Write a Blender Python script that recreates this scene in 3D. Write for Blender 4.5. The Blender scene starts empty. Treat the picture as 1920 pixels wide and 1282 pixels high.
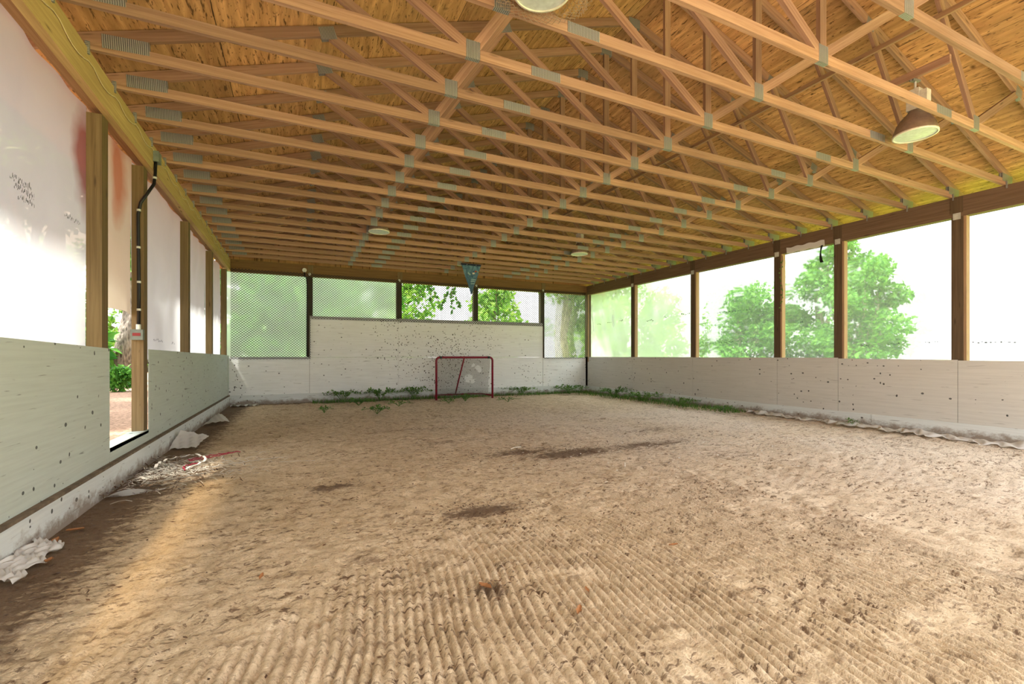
import bpy, math, random
import numpy as np
from mathutils import Vector, Matrix

random.seed(7)
rng = np.random.default_rng(7)
SC = bpy.context.scene
COL = SC.collection
PI = math.pi

# ------------------------------------------------------------------ mesh building
class MB:
    def __init__(self):
        self.v = []; self.f = []; self.uv = []; self.smooth = False
    def face(self, pts, uvs=None):
        n = len(self.v)
        self.v += [tuple(p) for p in pts]
        self.f.append(list(range(n, n + len(pts))))
        self.uv += uvs if uvs else [(p[0], p[1]) for p in pts]
    def hexa(self, c, L, W, H, off=None):
        """eight corners c[i][j][k] -> box with uv running along the length"""
        o = random.random() * 50 if off is None else off
        n = len(self.v)
        for i in (0, 1):
            for j in (0, 1):
                for k in (0, 1):
                    self.v.append(tuple(c[i][j][k]))
        idx = lambda i, j, k: n + 4 * i + 2 * j + k
        def q(a, b, c_, d, ua, ub, uc, ud):
            self.f.append([a, b, c_, d]); self.uv += [(x[0] + o, x[1] + o) for x in (ua, ub, uc, ud)]
        q(idx(0,0,0), idx(0,0,1), idx(1,0,1), idx(1,0,0), (0,0), (0,H), (L,H), (L,0))
        q(idx(0,1,0), idx(1,1,0), idx(1,1,1), idx(0,1,1), (0,2), (L,2), (L,2+H), (0,2+H))
        q(idx(0,0,0), idx(1,0,0), idx(1,1,0), idx(0,1,0), (0,4), (L,4), (L,4+W), (0,4+W))
        q(idx(0,0,1), idx(0,1,1), idx(1,1,1), idx(1,0,1), (0,6), (0,6+W), (L,6+W), (L,6))
        q(idx(0,0,0), idx(0,1,0), idx(0,1,1), idx(0,0,1), (0,8), (.02,8), (.02,8+H), (0,8+H))
        q(idx(1,0,0), idx(1,0,1), idx(1,1,1), idx(1,1,0), (0,9), (0,9+H), (.02,9+H), (.02,9))
    def bar(self, p0, p1, w, h, up=(0, 0, 1)):
        """rectangular bar p0->p1; h across the 'up' side, w across the other"""
        p0 = Vector(p0); p1 = Vector(p1); d = (p1 - p0); L = d.length; d.normalize()
        up = Vector(up); s = d.cross(up)
        if s.length < 1e-5:
            s = d.cross(Vector((1, 0, 0)))
        s.normalize(); u = s.cross(d).normalized()
        c = [[[p + s * (w / 2 * (2 * j - 1)) + u * (h / 2 * (2 * k - 1)) for k in (0, 1)] for j in (0, 1)] for p in (p0, p1)]
        self.hexa(c, L, w, h)
    def box(self, x0, x1, y0, y1, z0, z1, axis=0):
        if axis == 0:
            c = [[[Vector((x, y, z)) for z in (z0, z1)] for y in (y0, y1)] for x in (x0, x1)]
            self.hexa(c, x1 - x0, y1 - y0, z1 - z0)
        elif axis == 1:
            c = [[[Vector((x, y, z)) for z in (z0, z1)] for x in (x1, x0)] for y in (y0, y1)]
            self.hexa(c, y1 - y0, x1 - x0, z1 - z0)
        else:
            c = [[[Vector((x, y, z)) for y in (y0, y1)] for x in (x0, x1)] for z in (z0, z1)]
            c = [[[Vector((x, y, z)) for x in (x0, x1)] for y in (y0, y1)] for z in (z0, z1)]
            self.hexa(c, z1 - z0, y1 - y0, x1 - x0)
    def tube(self, pts, r, n=8, cap=True):
        pts = [Vector(p) for p in pts]
        rr = r if isinstance(r, (list, tuple)) else [r] * len(pts)
        rings = []; acc = 0; side = None
        for i, p in enumerate(pts):
            t = (pts[min(i + 1, len(pts) - 1)] - pts[max(i - 1, 0)]).normalized()
            if side is None:
                side = t.cross(Vector((0, 0, 1)))
                if side.length < 1e-3: side = t.cross(Vector((1, 0, 0)))
            side = (side - t * side.dot(t)).normalized(); up = t.cross(side)
            if i: acc += (p - pts[i - 1]).length
            b = len(self.v)
            for k in range(n):
                a = 2 * PI * k / n
                self.v.append(tuple(p + (side * math.cos(a) + up * math.sin(a)) * rr[i]))
            rings.append((b, acc))
        for (a, ua), (b, ub) in zip(rings, rings[1:]):
            for k in range(n):
                k2 = (k + 1) % n
                self.f.append([a + k, a + k2, b + k2, b + k])
                self.uv += [(ua, k / n), (ua, (k + 1) / n), (ub, (k + 1) / n), (ub, k / n)]
        if cap:
            for (a, _), rev in ((rings[0], True), (rings[-1], False)):
                ids = [a + k for k in range(n)]
                self.f.append(ids[::-1] if rev else ids); self.uv += [(0, 0)] * n
    def lathe(self, prof, c=(0, 0, 0), n=32, axis='z'):
        b = len(self.v); c = Vector(c)
        for (r, z) in prof:
            for k in range(n):
                a = 2 * PI * k / n
                p = (r * math.cos(a), r * math.sin(a), z) if axis == 'z' else (r * math.cos(a), z, r * math.sin(a))
                self.v.append(tuple(c + Vector(p)))
        for i in range(len(prof) - 1):
            for k in range(n):
                k2 = (k + 1) % n
                self.f.append([b + i * n + k, b + i * n + k2, b + (i + 1) * n + k2, b + (i + 1) * n + k])
                self.uv += [(k / n, i), ((k + 1) / n, i), ((k + 1) / n, i + 1), (k / n, i + 1)]
    def grid(self, fn, nu, nv):
        b = len(self.v)
        for i in range(nu + 1):
            for j in range(nv + 1):
                self.v.append(tuple(fn(i / nu, j / nv)))
        for i in range(nu):
            for j in range(nv):
                q = lambda i, j: b + i * (nv + 1) + j
                self.f.append([q(i, j), q(i + 1, j), q(i + 1, j + 1), q(i, j + 1)])
                self.uv += [(i / nu, j / nv), ((i + 1) / nu, j / nv), ((i + 1) / nu, (j + 1) / nv), (i / nu, (j + 1) / nv)]
    def build(self, name, mat, parent=None, smooth=False, loc=None):
        me = bpy.data.meshes.new(name)
        v = self.v
        if loc is not None:
            v = [(p[0] - loc[0], p[1] - loc[1], p[2] - loc[2]) for p in v]
        me.from_pydata(v, [], self.f)
        uvl = me.uv_layers.new(name='UVMap')
        uvl.data.foreach_set('uv', [c for uv in self.uv for c in uv])
        if smooth or self.smooth:
            me.polygons.foreach_set('use_smooth', [True] * len(me.polygons))
        me.materials.append(mat)
        o = bpy.data.objects.new(name, me); COL.objects.link(o)
        if parent: o.parent = parent
        elif loc is not None: o.location = loc
        return o

def tag(o, label=None, cat=None, group=None, kind=None):
    if label: o['label'] = label
    if cat: o['category'] = cat
    if group: o['group'] = group
    if kind: o['kind'] = kind
    return o
def empty(name, loc=(0, 0, 0), label=None, cat=None, group=None, kind=None):
    o = bpy.data.objects.new(name, None); COL.objects.link(o); o.location = loc
    o.empty_display_size = .1
    return tag(o, label, cat, group, kind)
def copy_tree(o, parent=None):
    c = o.copy(); COL.objects.link(c); c.parent = parent
    for ch in list(o.children): copy_tree(ch, c)
    return c
ORD = ['nearest the camera', 'second', 'third', 'fourth', 'fifth', 'sixth', 'seventh', 'eighth', 'ninth', 'tenth', 'eleventh', 'twelfth',
       'thirteenth', 'fourteenth', 'fifteenth', 'sixteenth', 'seventeenth', 'eighteenth', 'nineteenth', 'twentieth', 'twenty-first', 'twenty-second']

# value noise in numpy
_perm = rng.random((256, 256))
def vnoise(x, y):
    xi = np.floor(x).astype(int); yi = np.floor(y).astype(int)
    fx = x - xi; fy = y - yi
    fx = fx * fx * (3 - 2 * fx); fy = fy * fy * (3 - 2 * fy)
    a = _perm[xi % 256, yi % 256]; b = _perm[(xi + 1) % 256, yi % 256]
    c = _perm[xi % 256, (yi + 1) % 256]; d = _perm[(xi + 1) % 256, (yi + 1) % 256]
    return (a * (1 - fx) + b * fx) * (1 - fy) + (c * (1 - fx) + d * fx) * fy
def fbm(x, y, oct=4):
    s = 0; a = .5
    for i in range(oct):
        s = s + a * vnoise(x * 2 ** i + 17.3 * i, y * 2 ** i + 9.1 * i); a *= .5
    return s

# ------------------------------------------------------------------ materials
class NT:
    def __init__(self, name, rough=.7):
        self.m = bpy.data.materials.new(name); self.m.use_nodes = True
        self.t = self.m.node_tree; self.n = self.t.nodes; self.l = self.t.links
        self.b = self.n['Principled BSDF']; self.out = self.n['Material Output']
        self.b.inputs['Roughness'].default_value = rough
        self.b.inputs['Specular IOR Level'].default_value = .3
    def node(self, typ, **kw):
        nd = self.n.new(typ)
        for k, v in kw.items():
            if k.startswith('i_'):
                nd.inputs[k[2:].replace('_', ' ')].default_value = v
            else: setattr(nd, k, v)
        return nd
    def link(self, a, b): self.l.new(a, b)
    def coord(self, kind='UV', scale=(1, 1, 1), rot=(0, 0, 0)):
        if kind == 'POS':
            g = self.node('ShaderNodeNewGeometry').outputs['Position']
        else:
            g = self.node('ShaderNodeTexCoord').outputs[kind]
        mp = self.node('ShaderNodeMapping'); mp.inputs['Scale'].default_value = scale; mp.inputs['Rotation'].default_value = rot
        self.link(g, mp.inputs['Vector']); return mp.outputs['Vector']
    def noise(self, vec, scale, detail=4, rough=.6, dist=0.0):
        nd = self.node('ShaderNodeTexNoise'); nd.inputs['Scale'].default_value = scale; nd.inputs['Detail'].default_value = detail
        nd.inputs['Roughness'].default_value = rough; nd.inputs['Distortion'].default_value = dist
        self.link(vec, nd.inputs['Vector']); return nd.outputs['Fac']
    def voro(self, vec, scale, feature='F1', rnd=1.0):
        nd = self.node('ShaderNodeTexVoronoi', feature=feature); nd.inputs['Scale'].default_value = scale
        nd.inputs['Randomness'].default_value = rnd
        self.link(vec, nd.inputs['Vector']); return nd
    def ramp(self, fac, stops, interp='LINEAR'):
        r = self.node('ShaderNodeValToRGB'); r.color_ramp.interpolation = interp
        e = r.color_ramp.elements
        while len(e) < len(stops): e.new(.5)
        for el, (p, c) in zip(e, stops):
            el.position = p; el.color = (c, c, c, 1) if isinstance(c, (int, float)) else (*c, 1)
        self.link(fac, r.inputs['Fac']); return r.outputs['Color']
    def mix(self, fac, a, b, mode='MIX'):
        m = self.node('ShaderNodeMix', data_type='RGBA', blend_type=mode)
        for sock, val in ((m.inputs[0], fac), (m.inputs[6], a), (m.inputs[7], b)):
            if isinstance(val, (int, float)): sock.default_value = val
            elif isinstance(val, tuple): sock.default_value = (*val, 1)
            else: self.link(val, sock)
        return m.outputs[2]
    def math(self, op, a, b=0.0, c=None):
        m = self.node('ShaderNodeMath', operation=op)
        for s, v in zip(m.inputs, (a, b) if c is None else (a, b, c)):
            if isinstance(v, (int, float)): s.default_value = v
            else: self.link(v, s)
        return m.outputs[0]
    def sep(self, vec):
        s = self.node('ShaderNodeSeparateXYZ'); self.link(vec, s.inputs[0]); return s.outputs
    def color(self, c):
        if isinstance(c, tuple): self.b.inputs['Base Color'].default_value = (*c, 1)
        else: self.link(c, self.b.inputs['Base Color'])
    def bump(self, h, strength=.3, dist=.01):
        b = self.node('ShaderNodeBump'); b.inputs['Strength'].default_value = strength; b.inputs['Distance'].default_value = dist
        self.link(h, b.inputs['Height']); self.link(b.outputs['Normal'], self.b.inputs['Normal'])

def wood(name, light, dark, knot=(.05, .02, .01), var=.25, rough=.75, knots=True):
    t = NT(name, rough)
    uv = t.coord('UV')
    info = t.node('ShaderNodeObjectInfo').outputs['Random']
    grain = t.noise(t.coord('UV', (1.2, 38, 1)), 1.0, 5, .65, .4)
    broad = t.noise(t.coord('UV', (.5, 4, 1)), 1.0, 3, .5)
    c = t.mix(t.ramp(grain, [(.32, 0), (.7, 1)]), dark, light)
    c = t.mix(t.ramp(broad, [(.35, 0), (.7, .55)]), c, tuple(x * .62 for x in light))
    if knots:
        v = t.voro(t.coord('UV', (1.6, 9, 1)), 1.0)
        k = t.ramp(v.outputs['Distance'], [(.03, 1), (.12, 0)])
        c = t.mix(t.math('MULTIPLY', k, .8), c, knot)
    mrk = t.noise(t.coord('UV', (14, 60, 1)), 1.0, 2, .5)
    c = t.mix(t.ramp(mrk, [(.72, 0), (.78, .5)]), c, knot)
    hsv = t.node('ShaderNodeHueSaturation')
    t.link(c, hsv.inputs['Color']); t.link(t.math('MULTIPLY_ADD', info, var, 1 - var / 2), hsv.inputs['Value'])
    t.color(hsv.outputs['Color'])
    t.bump(grain, .15, .004)
    return t.m
M = {}
M['truss'] = wood('truss_lumber', (.45, .285, .185), (.25, .135, .078), (.05, .025, .012), var=.4)
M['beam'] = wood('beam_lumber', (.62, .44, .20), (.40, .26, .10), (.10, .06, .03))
M['beam_back'] = wood('end_beam_lumber', (.27, .155, .055), (.155, .08, .026), (.05, .025, .01))
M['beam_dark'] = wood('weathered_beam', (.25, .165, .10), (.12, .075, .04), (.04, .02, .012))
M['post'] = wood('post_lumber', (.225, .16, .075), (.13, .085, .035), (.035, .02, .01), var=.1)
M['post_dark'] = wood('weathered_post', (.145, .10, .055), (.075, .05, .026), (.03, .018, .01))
M['stud'] = wood('bright_stud', (.50, .33, .19), (.32, .19, .10), (.07, .03, .02))
M['strip'] = wood('trim_strip', (.45, .28, .15), (.28, .15, .07))

def plywood():
    t = NT('roof_plywood', .8)
    at = t.node('ShaderNodeAttribute', attribute_name='tone').outputs['Fac']
    p = t.coord('UV')
    off = t.node('ShaderNodeVectorMath', operation='ADD')
    cb = t.node('ShaderNodeCombineXYZ'); t.link(t.math('MULTIPLY', at, 37.0), cb.inputs[0]); t.link(t.math('MULTIPLY', at, 91.0), cb.inputs[1])
    t.link(p, off.inputs[0]); t.link(cb.outputs[0], off.inputs[1])
    def mapped(s):
        mp = t.node('ShaderNodeMapping'); mp.inputs['Scale'].default_value = s; t.link(off.outputs[0], mp.inputs[0]); return mp.outputs[0]
    grain = t.noise(mapped((1.3, 11, 1)), 1.0, 6, .68, 1.2)
    rings = t.node('ShaderNodeTexWave', wave_type='BANDS', bands_direction='Y'); rings.inputs['Scale'].default_value = 2.6
    rings.inputs['Distortion'].default_value = 7; rings.inputs['Detail'].default_value = 3; rings.inputs['Detail Scale'].default_value = .8
    t.link(mapped((.30, 1, 1)), rings.inputs['Vector'])
    c = t.mix(t.ramp(grain, [(.3, 0), (.7, 1)]), (.36, .175, .068), (.76, .455, .20))
    c = t.mix(t.math('MULTIPLY', rings.outputs['Fac'], .5), c, (.36, .20, .072))
    kn = t.voro(mapped((4.2, 2.6, 1)), 1.0)
    k = t.ramp(kn.outputs['Distance'], [(.05, 1), (.14, 0)])
    sel = t.ramp(t.noise(mapped((1.3, 1.3, 1)), 1.0, 2), [(.45, 0), (.55, 1)])
    c = t.mix(t.math('MULTIPLY', t.math('MULTIPLY', k, sel), .85), c, (.10, .045, .015))
    fl = t.noise(mapped((6, 40, 1)), 1.0, 3, .6, .6)
    c = t.mix(t.ramp(fl, [(.57, 0), (.66, .9)]), c, (.09, .042, .015))
    fl2 = t.noise(mapped((16, 34, 1)), 1.0, 2, .5, .2)
    c = t.mix(t.ramp(fl2, [(.66, 0), (.70, .8)]), c, (.08, .035, .012))
    st = t.noise(mapped((.8, .8, 1)), 1.0, 3, .6)
    c = t.mix(t.ramp(st, [(.5, 0), (.75, .6)]), c, (.30, .20, .10))
    hsv = t.node('ShaderNodeHueSaturation'); t.link(c, hsv.inputs['Color'])
    t.link(t.math('MULTIPLY_ADD', at, .4, .8), hsv.inputs['Value'])
    t.color(hsv.outputs['Color']); t.bump(grain, .15, .004)
    return t.m
M['ply'] = plywood()

def painted(name, base, scuff=.5, dirt=True, centre=None, mud=.34):
    """white-painted plywood: brushed grain, black puck marks, mud splashed up from the floor"""
    t = NT(name, .6)
    pos = t.coord('POS'); s = t.sep(pos)
    along = t.coord('POS', (1.6, 1.6, 45))
    g = t.noise(along, 1.0, 4, .6, .3)
    c = t.mix(t.ramp(g, [(.35, 0), (.62, 1)]), tuple(x * .91 for x in base), base)
    blot = t.noise(pos, .9, 4, .6)
    c = t.mix(t.ramp(blot, [(.45, 0), (.75, .25)]), c, tuple(x * y for x, y in zip(base, (.82, .80, .74))))
    # puck marks
    vo = t.voro(t.coord('POS', (1, 1, 1.3)), 7.0)
    sz = t.noise(pos, 5.0, 2)
    thr = t.math('MULTIPLY_ADD', sz, .42, -.11)
    hit = t.math('LESS_THAN', vo.outputs['Distance'], thr)
    rnd = t.sep(vo.outputs['Color'])[0]
    dens = t.ramp(t.noise(pos, .7, 2), [(.4, .1 * scuff), (.65, .75 * scuff)])
    if centre:
        d = t.node('ShaderNodeVectorMath', operation='DISTANCE'); t.link(pos, d.inputs[0]); d.inputs[1].default_value = centre
        dens = t.math('ADD', dens, t.ramp(t.math('MULTIPLY', d.outputs['Value'], .34), [(.1, .6), (1, .08)]))
    mark = t.math('MULTIPLY', hit, t.math('LESS_THAN', rnd, dens))
    c = t.mix(t.math('MULTIPLY', mark, .85), c, (.03, .03, .03))
    v2 = t.voro(t.coord('POS', (1.2, 1.2, 1.0)), 17.0)
    hit2 = t.math('LESS_THAN', v2.outputs['Distance'], t.math('MULTIPLY_ADD', t.noise(pos, 9.0, 2), .75, -.10))
    m2 = t.math('MULTIPLY', hit2, t.math('LESS_THAN', t.sep(v2.outputs['Color'])[1], t.math('MULTIPLY', dens, .62 if centre else .12)))
    c = t.mix(t.math('MULTIPLY', m2, .92), c, (.025, .025, .022))
    # scratches
    sc = t.noise(t.coord('POS', (3, 3, 40), (.3, .2, .1)), 1.0, 2, .5, .6)
    c = t.mix(t.ramp(sc, [(.68, 0), (.74, .6 * scuff)]), c, (.06, .055, .05))
    sp = t.noise(pos, 60.0, 2)
    spots = t.ramp(sp, [(.74, 0), (.78, .6 * scuff)])
    c = t.mix(spots, c, (.07, .06, .05))
    if dirt:
        h = t.math('MULTIPLY_ADD', t.noise(t.coord('POS', (5, 5, 7)), 1.0, 6, .75), mud, -.10)
        m = t.math('SUBTRACT', h, s[2])
        c = t.mix(t.ramp(m, [(.0, 0), (.10, .75)]), c, (.20, .125, .065))
    t.color(c); t.bump(g, .12, .004)
    return t.m
M['paint_white'] = painted('white_painted_plywood', (.90, .93, .93), .85, centre=(5.9, 13.9, 1.35))
M['paint_right'] = painted('grey_white_painted_plywood', (.64, .635, .59), .7)
M['paint_green'] = painted('pale_green_painted_plywood', (.57, .645, .59), 1.0)
M['base_paint'] = painted('muddy_white_kickboard', (.74, .79, .78), 1.0, mud=.42)

def plain(name, col, rough=.6, metal=0.0, noise=.15, scale=20.0):
    t = NT(name, rough); t.b.inputs['Metallic'].default_value = metal
    n = t.noise(t.coord('Object'), scale, 3)
    t.color(t.mix(t.ramp(n, [(.3, 0), (.7, 1)]), tuple(max(0, x * (1 - noise)) for x in col), tuple(min(1, x * (1 + noise)) for x in col)))
    return t.m
def galv():
    t = NT('galvanised_plate', .45); t.b.inputs['Metallic'].default_value = .55
    uv = t.coord('UV', (1, 1, 1))
    w = t.node('ShaderNodeTexWave', wave_type='BANDS', bands_direction='X'); w.inputs['Scale'].default_value = 22.0; w.inputs['Distortion'].default_value = .6
    t.link(uv, w.inputs['Vector'])
    w2 = t.node('ShaderNodeTexWave', wave_type='BANDS', bands_direction='Y'); w2.inputs['Scale'].default_value = 30.0
    t.link(uv, w2.inputs['Vector'])
    h = t.math('MULTIPLY_ADD', w2.outputs['Fac'], .35, w.outputs['Fac'])
    t.color(t.mix(t.ramp(h, [(.2, 0), (.9, 1)]), (.14, .145, .142), (.38, .39, .375)))
    t.bump(h, .5, .004)
    return t.m
M['galv'] = galv()
M['white_metal'] = plain('zinc_bracket', (.62, .64, .58), .4, .3)
M['lamp_shell'] = plain('brown_lamp_shell', (.25, .185, .14), .45, .2)
M['lamp_box'] = plain('cream_lamp_housing', (.62, .60, .50), .5)
M['lamp_rim'] = plain('lamp_rim', (.75, .73, .60), .4)
M['lens'] = plain('frosted_lens', (.50, .57, .54), .35)
M['chicken'] = plain('chicken_wire', (.42, .33, .24), .5, .5)
M['red_pipe'] = plain('red_goal_pipe', (.22, .012, .03), .4)
M['net'] = plain('goal_netting', (.20, .19, .17), .9)
M['black'] = plain('black_conduit', (.012, .012, .013), .4)
M['grey_box'] = plain('grey_junction_box', (.17, .20, .17), .5)
M['red_plate'] = plain('red_switch_label', (.22, .03, .03), .6)
M['cable'] = plain('pale_cable', (.60, .50, .30), .5)
M['wire_black'] = plain('black_coated_wire', (.02, .022, .02), .5)
M['roof_dark'] = plain('roofing_felt', (.03, .028, .025), .9)
M['ink'] = plain('printed_ink', (.05, .06, .06), .8)
M['straw'] = plain('pale_strip', (.62, .57, .48), .7)
M['twine'] = plain('red_twine', (.30, .03, .05), .8)
M['twig'] = plain('brown_twig', (.16, .095, .06), .9)
M['bark'] = None

def plastic(name, tint, transp, refr, transl, diff, rough=.18, stain_blur=None, clear=None):
    """polythene film: part clear, part milky"""
    t = NT(name); n = t.n; n.remove(t.b)
    pos = t.coord('POS')
    cl = t.noise(pos, 1.3, 4, .55, .4)
    tcol = t.mix(t.ramp(cl, [(.35, 0), (.7, 1)]), tuple(x * .93 for x in tint), tint)
    if stain_blur:
        (c0, r0, scol) = stain_blur
        d = t.node('ShaderNodeVectorMath', operation='DISTANCE')
        mp = t.node('ShaderNodeMapping'); mp.inputs['Scale'].default_value = (1, 2.2, 1); t.link(pos, mp.inputs[0])
        t.link(mp.outputs[0], d.inputs[0]); d.inputs[1].default_value = (c0[0], c0[1] * 2.2, c0[2])
        dd = t.math('ADD', t.math('DIVIDE', d.outputs['Value'], r0), t.math('MULTIPLY_ADD', t.noise(pos, 2.2, 3), .7, -.35))
        tcol = t.mix(t.ramp(dd, [(.45, .9), (1.0, 0)]), tcol, scol)
    def sh(typ, **kw):
        nd = t.node(typ, **kw); t.link(tcol, nd.inputs['Color']); return nd
    tr = t.node('ShaderNodeBsdfTransparent'); 
    if clear: tr.inputs['Color'].default_value = (*clear, 1)
    else: t.link(tcol, tr.inputs['Color'])
    rf = sh('ShaderNodeBsdfRefraction'); rf.inputs['Roughness'].default_value = rough; rf.inputs['IOR'].default_value = 1.12
    tl = sh('ShaderNodeBsdfTranslucent'); df = sh('ShaderNodeBsdfDiffuse')
    gl = t.node('ShaderNodeBsdfGlossy'); gl.inputs['Roughness'].default_value = .25
    tot = transp + refr + transl + diff
    def mx(a, b, f):
        m = t.node('ShaderNodeMixShader'); m.inputs[0].default_value = f; t.link(a, m.inputs[1]); t.link(b, m.inputs[2]); return m.outputs[0]
    a = mx(tr.outputs[0], rf.outputs[0], refr / max(transp + refr, 1e-6))
    b = mx(tl.outputs[0], df.outputs[0], diff / max(transl + diff, 1e-6))
    c = mx(a, b, (transl + diff) / tot)
    c = mx(c, gl.outputs[0], .03)
    t.link(c, t.out.inputs['Surface'])
    return t.m
M['ledge'] = plain('shadow_grime_ledge', (.17, .13, .09), .9, noise=.35, scale=9.0)
M['film_left'] = plastic('milky_polythene', (.40, .42, .44), .03, .03, .62, .32, .3)
M['film_left_red'] = plastic('milky_polythene_red_shadow_tint', (.39, .41, .43), .13, .02, .58, .30, .3, clear=(.95, .74, .48), stain_blur=((-.15, 5.46, 3.02), .62, (.17, .05, .045)))  # red blurred shadow of something outside, put into the film's colour
M['film_tan'] = plastic('milky_polythene_with_rust_stain', (.40, .355, .275), .03, .03, .60, .32, .3, stain_blur=((-.15, 6.36, 3.2), .62, (.30, .13, .07)))
M['film_right'] = plastic('hazy_clear_polythene', (.90, .92, .915), .42, .42, .07, .04, .14)
M['film_back'] = plastic('cloudy_polythene', (.96, .99, .97), .26, .42, .26, .06, .32)
M['film_scrap'] = plastic('torn_polythene', (.86, .85, .80), .16, .03, .16, .65, .3)
M['film_grey'] = plastic('grey_torn_polythene', (.84, .83, .80), .12, .03, .10, .75, .3)

def leafmat(name, a, b, trans=.45):
    t = NT(name, .5)
    info = t.node('ShaderNodeNewGeometry').outputs['Random Per Island']
    c = t.mix(info, a, b)
    t.color(c)
    tl = t.node('ShaderNodeBsdfTranslucent'); t.link(c, tl.inputs['Color'])
    m = t.node('ShaderNodeMixShader'); m.inputs[0].default_value = trans
    t.link(t.b.outputs[0], m.inputs[1]); t.link(tl.outputs[0], m.inputs[2]); t.link(m.outputs[0], t.out.inputs['Surface'])
    return t.m
M['leaf'] = leafmat('broad_green_leaf', (.022, .12, .014), (.13, .33, .035))
M['leaf_dark'] = leafmat('dark_green_leaf', (.05, .13, .035), (.13, .24, .05))
M['leaf_far'] = leafmat('yellow_green_leaf', (.06, .18, .02), (.22, .37, .05))
M['weed'] = leafmat('weed_leaf', (.05, .15, .02), (.16, .32, .06), .3)
M['dead_leaf'] = leafmat('dead_leaf', (.25, .10, .04), (.45, .22, .09), .2)
M['chips'] = leafmat('dark_mulch', (.05, .025, .013), (.16, .085, .045), .05)

def bark():
    t = NT('tree_bark', .95)
    n = t.noise(t.coord('Object', (9, 9, 1.6)), 1.0, 6, .7, 1.0)
    v = t.voro(t.coord('Object', (16, 16, 4)), 1.0)
    h = t.math('MULTIPLY_ADD', v.outputs['Distance'], .6, n)
    t.color(t.mix(t.ramp(h, [(.45, 0), (1.0, 1)]), (.06, .045, .035), (.42, .35, .30)))
    t.bump(h, 1.0, .05)
    return t.m
M['bark'] = bark()

def sand():
    t = NT('raked_sand', .95)
    pos = t.coord('POS')
    deb_shade = t.node('ShaderNodeAttribute', attribute_name='debris_shade').outputs['Fac']
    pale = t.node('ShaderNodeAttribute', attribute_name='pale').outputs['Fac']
    fine = t.noise(pos, 70.0, 5, .7)
    mid = t.noise(pos, 7.0, 5, .65)
    big = t.noise(pos, .8, 4, .6)
    c = t.mix(t.ramp(mid, [(.3, 0), (.65, 1)]), (.525, .397, .238), (.735, .588, .395))
    c = t.mix(t.ramp(big, [(.4, 0), (.7, .4)]), c, (.50, .368, .21))
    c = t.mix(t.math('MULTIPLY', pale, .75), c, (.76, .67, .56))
    c = t.mix(t.ramp(fine, [(.3, .6), (.5, 0)]), c, (.22, .14, .08))
    fk = t.noise(t.coord('POS', (1, 1.8, 1)), 16.0, 4, .7, .5); fb = t.noise(pos, 1.7, 3, .6)
    c = t.mix(t.math('MULTIPLY', t.ramp(fk, [(.54, 0), (.62, .95)]), t.ramp(fb, [(.35, .25), (.6, 1)])), c, (.13, .075, .04))
    fk2 = t.noise(t.coord('POS', (1, 2.0, 1)), 5.0, 5, .7, .4)
    c = t.mix(t.ramp(fk2, [(.55, 0), (.68, .7)]), c, (.20, .125, .065))
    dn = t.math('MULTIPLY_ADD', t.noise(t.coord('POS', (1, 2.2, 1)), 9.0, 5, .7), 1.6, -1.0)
    dm = t.math('ADD', deb_shade, dn)
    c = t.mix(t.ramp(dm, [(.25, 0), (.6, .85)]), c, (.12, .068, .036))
    spk = t.noise(pos, 130.0, 2)
    c = t.mix(t.ramp(spk, [(.70, 0), (.76, .7)]), c, (.09, .05, .03))
    t.color(c)
    h = t.math('MULTIPLY_ADD', fine, .5, mid)
    t.bump(h, .9, .03)
    return t.m
M['sand'] = sand()
def lawn():
    t = NT('lawn', .95)
    pos = t.coord('POS'); s = t.sep(pos)
    n = t.noise(pos, 3.0, 6, .7); n2 = t.noise(pos, .5, 4, .6)
    c = t.mix(t.ramp(n, [(.3, 0), (.7, 1)]), (.13, .24, .02), (.34, .46, .05))
    c = t.mix(t.ramp(n2, [(.4, 0), (.7, .5)]), c, (.42, .44, .10))
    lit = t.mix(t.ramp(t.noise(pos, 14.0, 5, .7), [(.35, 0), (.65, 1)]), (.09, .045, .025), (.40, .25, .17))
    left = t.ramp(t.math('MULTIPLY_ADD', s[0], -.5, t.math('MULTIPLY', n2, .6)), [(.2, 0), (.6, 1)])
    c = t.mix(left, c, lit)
    t.color(c); t.bump(n, .5, .05)
    return t.m
M['lawn'] = lawn()

# ------------------------------------------------------------------ layout (metres); camera at (1.6, 0, 1.24) looking 25 deg right of the long axis
LB, RB, BK = 0.0, 11.03, 13.9; FRONT = -1.3
RIDGE = 5.70; PITCH = 1 / 3; Z0 = 3.83            # top-chord centre line: z = Z0 + PITCH * x up to the ridge
ZC = 3.76                                          # truss seat
def ztop(x): return Z0 + PITCH * (x if x < RIDGE else 2 * RIDGE - x)
TRUSS_Y = [1.25 + .61 * i for i in range(21)]

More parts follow.
